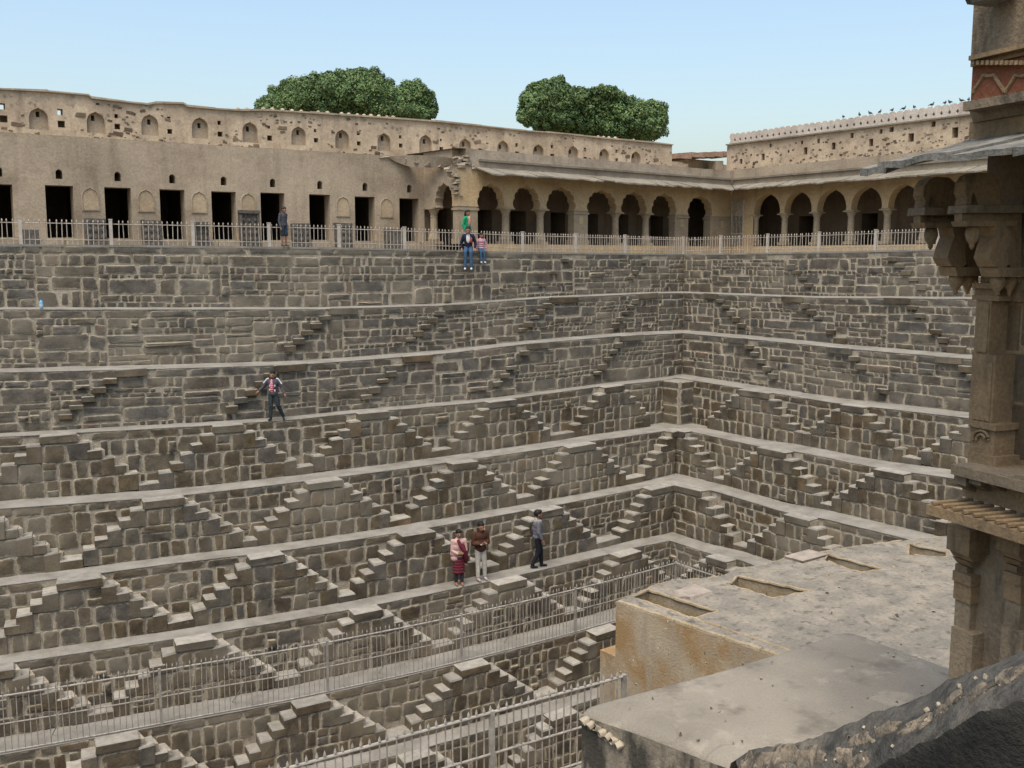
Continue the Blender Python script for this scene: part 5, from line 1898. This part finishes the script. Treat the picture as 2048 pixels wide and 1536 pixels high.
STAND = dict(head=(0, -.01, .925), neck=(0, 0, .835), chest=(0, 0, .735), waist=(0, 0, .61), pelvis=(0, 0, .525),
             shL=(.105, 0, .80), elL=(.125, .02, .635), wrL=(.125, -.02, .49), shR=(-.105, 0, .80), elR=(-.125, .02, .635), wrR=(-.125, -.02, .49),
             hipL=(.048, 0, .52), knL=(.05, -.01, .285), anL=(.052, .01, .045), hipR=(-.048, 0, .52), knR=(-.05, -.01, .285), anR=(-.052, .01, .045))
def pose(**k):
    d = dict(STAND); d.update(k); return d
TOCAM = lambda p: Vector((-p.x, -p.y, 0)).normalized()
VH = Vector((FW.x, FW.y, 0)).normalized()

def onA(k, x, y, off):
    """point on ledge k of the left flank, seen in column x, off outwards from the lip"""
    lo, hi = -4., CORN[k][0]
    for _ in range(50):
        mid = (lo + hi) / 2
        if to_px(A.P(k, mid, off, A.zt(k, mid)))[0] < x: lo = mid
        else: hi = mid
    return A.P(k, lo, off, A.zt(k, lo) + .012)

# boy on the rim outside the railing
p = onA(0, 568, 490, .005)
person('boy in a grey jacket and dark shorts standing on the rim outside the railing', p, RT * .85 - VH * .5, 1.17,
       pose(head=(0, -.03, .92), look=(.1, -1, -.35), elL=(.12, .04, .63), wrL=(.11, -.03, .50), legL=0, anL=(.05, -.04, .045), knL=(.05, -.04, .285)),
       cloth('charcoal_jacket', (.062, .06, .07)), cloth('navy_shorts', (.022, .036, .05)), cloth('dark_sandal', (.10, .06, .04)), trouser=.5)
# girl in green behind the railing
p = onA(0, 935, 500, -.5)
def girl(t, h, g, vox):
    m = MB(); m.ball(g('chest') + Vector((0, -.05 * h, -.02 * h)), (.06 * h, .05 * h, .14 * h), 10)
    skin_obj(m, 'pink_shirt', cloth('salmon_shirt', (.55, .19, .16)), t, vox)
person('girl with long hair in a bright green jacket standing behind the railing', p, RT * .8 - VH * .45, 1.36,
       pose(elL=(.13, .03, .64), wrL=(.11, -.05, .5), elR=(-.12, .05, .64), wrR=(-.1, 0, .5)),
       cloth('green_jacket', (.015, .25, .11)), cloth('faded_jeans', (.20, .25, .33)), cloth('plain_shoe', (.08, .07, .06)), hair='long', extra=girl)
# two children sitting on the rim
def seat_pose(hang, lean, head_fwd, spread=.06):
    return dict(head=(0, -lean * 1.3 - head_fwd, .44), look=(0, -1, -.6 if head_fwd > .02 else -.1), neck=(0, -lean, .355), chest=(0, -lean * .8, .26), waist=(0, -lean * .35, .14), pelvis=(0, 0, .06),
                shL=(.10, -lean, .315), elL=(.155, -lean * .2, .17), wrL=(.15, -.03, .04), shR=(-.10, -lean, .315), elR=(-.155, -lean * .2, .17), wrR=(-.15, -.03, .04),
                hipL=(.05, -.02, .05), knL=(spread, -.15, -.05), anL=(spread + .01, -.17, -.03 - hang), hipR=(-.05, -.02, .05), knR=(-spread, -.15, -.05), anR=(-spread - .01, -.175, -.03 - hang), hdL=(0, -.6, -.4), hdR=(0, -.6, -.4), curl=.1)
def sitter(t, h, g, vox):
    m = MB(); m.ball(g('chest') + Vector((0, -.055 * h, .0)), (.05 * h, .045 * h, .11 * h), 10); skin_obj(m, 'white_shirt', WHITE, t, vox)
    m = MB(); m.ball(g('chest') + Vector((.065 * h, -.058 * h, -.04 * h)), (.03 * h, .03 * h, .07 * h), 8); skin_obj(m, 'red_chest_patch', cloth('brick_red', (.30, .06, .035)), t, vox)
p = onA(0, 937, 500, .02)
person('boy in a navy jacket and blue jeans sitting on the rim with his head bowed', p, TOCAM(p) - RT * .05, 1.5, seat_pose(.36, .06, .06),
       cloth('navy_jacket', (.018, .02, .035)), cloth('blue_jeans', (.035, .075, .13)), cloth('white_trainer', (.5, .49, .47)), extra=sitter)
p = onA(0, 962, 500, .02)
person('small child in a red and white striped top sitting on the rim beside the boy', p, TOCAM(p) + RT * .35, 1.12, seat_pose(.30, .02, 0., .05),
       striped('red_white_stripes', (.33, .05, .08), (.48, .42, .46), 5), cloth('blue_jeans', (.035, .075, .13)), cloth('white_trainer', (.5, .49, .47)))
# boy walking along the third ledge
p = onA(3, 548, 833, -.06)
def walker(t, h, g, vox):
    m = MB(); m.ball(g('chest') + Vector((-.01 * h, -.045 * h, -.05 * h)), (.045 * h, .055 * h, .155 * h), 10)
    skin_obj(m, 'striped_shirt', striped('crimson_stripes', (.42, .02, .05), (.55, .4, .42), 6), t, vox)
    for s in (-1, 1):
        m = MB(); m.tube([Vector((s * .075 * h, -.02 * h, .85 * h)), g('shL' if s > 0 else 'shR') + Vector((s * .012 * h, -.02 * h, .038 * h)), g('elL' if s > 0 else 'elR').lerp(g('shL' if s > 0 else 'shR'), .45) + Vector((s * .04 * h, -.02 * h, .01 * h))], .012 * h, 6)
        m.build('shoulder_stripe', WHITE, t)
    m = MB()
    for (x, z) in ((-.045, .70), (.055, .70), (-.05, .62), (.055, .6)): m.ball((x * h, -.072 * h, z * h), (.02 * h, .02 * h, .035 * h), 8)
    skin_obj(m, 'jacket_patch', cloth('pale_patch', (.36, .33, .31)), t, vox)
person('boy in an open dark jacket over a red striped shirt walking along an upper ledge', p, TOCAM(p) - RT * .25, 1.37,
       pose(look=(-.15, -1, -.25), elL=(.17, .02, .66), wrL=(.235, -.03, .54), elR=(-.185, .0, .69), wrR=(-.27, -.05, .60), knL=(.10, -.03, .30), anL=(.175, .08, .06), knR=(-.045, -.05, .285), anR=(-.05, -.06, .045), toeL=(.3, -.9, -.3), toeR=(-.25, -1, -.05)),
       cloth('slate_jacket', (.06, .055, .065)), cloth('camo_jeans', (.024, .032, .034), .5, 20), cloth('black_shoe', (.02, .02, .022)), extra=walker)
# woman with the shawl
p = onA(6, 918, 1168, -.17)
def woman(t, h, g, vox):
    SH = cloth('pink_beige_shawl', (.42, .27, .23), .3, 40); MA = cloth('maroon_cloth', (.11, .018, .026), .3, 40)
    m = MB()                                          # tunic down to the calves
    for i in range(8):
        f = i / 7
        m.ball((0, 0, (.60 - .36 * f) * h), ((.10 + .02 * f) * h, (.082 + .012 * f) * h, .05 * h), 12)
    skin_obj(m, 'tunic', MA, t, vox)
    m = MB()                                          # shawl round both shoulders, lower at the back
    m.ball((0, .0, .78 * h), (.125 * h, .085 * h, .07 * h), 12)
    m.ball((-.02 * h, .01 * h, .69 * h), (.135 * h, .095 * h, .10 * h), 12)
    m.ball((-.035 * h, .015 * h, .58 * h), (.125 * h, .10 * h, .10 * h), 12)
    m.ball((-.06 * h, .01 * h, .49 * h), (.09 * h, .09 * h, .07 * h), 12)
    capsule(m, (0, 0, .83 * h), (0, .005 * h, .86 * h), .06 * h, .05 * h)
    skin_obj(m, 'shawl', SH, t, vox)
    m = MB()
    m.tube([(-.03 * h, -.07 * h, .84 * h), (.01 * h, -.10 * h, .74 * h), (.08 * h, -.10 * h, .64 * h), (.12 * h, -.06 * h, .52 * h), (.13 * h, -.02 * h, .40 * h)], [.025 * h, .034 * h, .04 * h, .045 * h, .03 * h], 10)
    capsule(m, (.05 * h, -.05 * h, .72 * h), (.12 * h, -.02 * h, .56 * h), .05 * h, .045 * h)
    skin_obj(m, 'shawl_fold', MA, t, vox)
person('woman wrapped in a pink beige shawl over a maroon tunic standing on a lower ledge', p, TOCAM(p) + RT * .22, 1.58,
       pose(elL=(.12, -.03, .63), wrL=(.06, -.10, .60), elR=(-.12, -.02, .63), wrR=(-.04, -.11, .59), hdL=(-1, -.2, .2), hdR=(1, -.2, .1), anL=(.05, -.02, .045)),
       cloth('pink_beige_shawl', (.42, .27, .23), .3, 40), cloth('dark_trousers', (.03, .026, .026)), cloth('tan_sandal', (.26, .11, .07)), hair='bun', extra=woman)
# man in brown jacket
p = onA(6, 961, 1152, -.2)
def man1(t, h, g, vox):
    m = MB(); m.tube([(-.045 * h, -.03 * h, .84 * h), (0, -.055 * h, .815 * h), (.045 * h, -.03 * h, .84 * h), (.03 * h, .05 * h, .86 * h), (-.03 * h, .05 * h, .86 * h), (-.045 * h, -.03 * h, .84 * h)], .018 * h, 8)
    m.build('collar', cloth('brown_leather', (.06, .026, .015)), t)
    m = MB(); w = g('wrR'); m.lathe([(.021 * h, -.01 * h), (.021 * h, .01 * h)], w + Vector((-.012 * h, .004 * h, 0)), 8); m.build('wristwatch', WHITE, t)
person('man in a brown leather jacket and beige trousers standing with his hands clasped', p, TOCAM(p) + RT * .45, 1.70,
       pose(head=(0, -.03, .92), look=(.1, -1, -.3), elL=(.135, -.01, .635), wrL=(.03, -.135, .655), elR=(-.135, -.01, .635), wrR=(-.03, -.135, .645), hdL=(-.6, -.6, .3), hdR=(.6, -.6, .3), anL=(.075, -.01, .045), anR=(-.06, -.03, .045), knL=(.065, -.02, .285)),
       cloth('brown_leather', (.06, .026, .015)), cloth('beige_trousers', (.40, .365, .31)), cloth('pale_trainer', (.36, .27, .25)), extra=man1, bulk=1.06)
# man in grey jacket, walking away to the right
p = onA(6, 1075, 1135, -.2)
def man2(t, h, g, vox):
    m = MB(); m.ball(g('chest') + Vector((0, .0, .07 * h)), (.112 * h, .078 * h, .04 * h), 10); skin_obj(m, 'shoulder_yoke', cloth('tan_yoke', (.26, .225, .19)), t, vox)
    m = MB(); m.tube([(-.04 * h, .03 * h, .855 * h), (.04 * h, .03 * h, .855 * h), (.045 * h, -.03 * h, .85 * h)], .014 * h, 6); m.build('collar', WHITE, t)
person('man in a grey jacket and black trousers walking along a lower ledge', p, RT * 1.0 + VH * .12, 1.74,
       pose(look=(.05, -1, 0), elL=(.125, .05, .635), wrL=(.12, .01, .50), elR=(-.125, -.0, .64), wrR=(-.11, -.06, .51), knL=(.05, -.06, .29), anL=(.05, -.075, .045), knR=(-.05, -.01, .28), anR=(-.05, .10, .05)),
       cloth('grey_jacket', (.13, .125, .135)), cloth('black_trousers', (.012, .012, .016)), cloth('black_shoe', (.02, .02, .022)), extra=man2, bulk=1.05)

# ================================================================ pigeons, bottle
PIG = [simple('pigeon_slate', (.075, .08, .095), .7, .25, 30), simple('pigeon_dark', (.035, .036, .042), .7, .2, 30)]
def pigeon_mesh(i):
    m = MB()
    up = i % 2
    m.ball((0, 0, .115), (.055, .10, .055), 10, 0)
    m.ball((0, -.065, .15), (.038, .045, .05), 8, 0)
    m.ball((0, -.095, .205 + .01 * up), (.024, .03, .026), 8, 1)
    m.tube([(0, -.118, .205), (0, -.14, .198)], [.008, .002], 5, 1)
    m.hexa([(-.03, .07, .10), (.03, .07, .10), (.035, .19, .07), (-.035, .19, .07), (-.03, .07, .125), (.03, .07, .125), (.03, .19, .085), (-.03, .19, .085)], 1)
    for s in (-1, 1):
        m.ball((s * .045, .02, .12), (.018, .085, .04), 8, 1)
        m.tube([(s * .02, -.005, .065), (s * .022, -.012, 0)], .006, 5, 1)
    return m.mesh('pigeon', PIG, True)
PGM = [pigeon_mesh(0), pigeon_mesh(1)]
def ordw(i):
    w = ['first', 'second', 'third', 'fourth', 'fifth', 'sixth', 'seventh', 'eighth', 'ninth', 'tenth', 'eleventh', 'twelfth', 'thirteenth', 'fourteenth', 'fifteenth', 'sixteenth']
    return w[i]
crest_px = [1684, 1716, 1737, 1757, 1781, 1804, 1825, 1860, 1886, 1896, 1919, 1933]
for i, x in enumerate(crest_px):
    v = VB(x, 215)
    p = Vector(parB(v, Z_CR + .056 + .48, .13))
    o = inst('pigeon', PGM[i % 2], None, p, (0, 0, random.uniform(0, 6.28)), (.78,) * 3)
    tag(o, '%s pigeon from the well corner perched on the crest of merlons' % ordw(i), 'pigeon', 'pigeons on the merlon crest')
for i, x in enumerate([1734, 1757, 1775, 1803, 1820, 1836, 1846]):
    v = at_x(x, 305, X_PB - .35, SKB).y
    o = inst('pigeon', PGM[(i + 1) % 2], None, (X_PB + SKB * (v - YA) - .35, v, 4.03), (0, 0, random.uniform(0, 6.28)), (.78,) * 3)
    tag(o, '%s pigeon from the well corner standing on the roof edge below the merlons' % ordw(i), 'pigeon', 'pigeons on the roof edge')
p = A.P(1, 7.0, -.1, 0)
lo, hi = 4., 12.
for _ in range(40):
    mid = (lo + hi) / 2
    if to_px(A.P(1, mid, -.06, A.zt(1, mid)))[0] < 83: lo = mid
    else: hi = mid
bt = empty('plastic_bottle', A.P(1, lo, -.06, A.zt(1, lo) + .01))
tag(bt, 'small pale blue plastic bottle left standing on the topmost ledge', 'bottle')
m = MB(); m.lathe([(.045, 0), (.05, .02), (.05, .15), (.04, .19), (.018, .215), (.018, .235)], n=12); m.build('bottle_body', simple('blue_plastic', (.16, .36, .50), .3, .1, 20), bt, smooth=True)
m = MB(); m.lathe([(.021, .232), (.021, .262)], n=10); m.build('cap', simple('blue_cap', (.03, .14, .35), .4, .1, 20), bt)
m = MB(); m.lathe([(.0508, .06), (.0508, .12)], n=12); m.build('paper_label', simple('label_white', (.4, .5, .56), .5, .1, 20), bt)
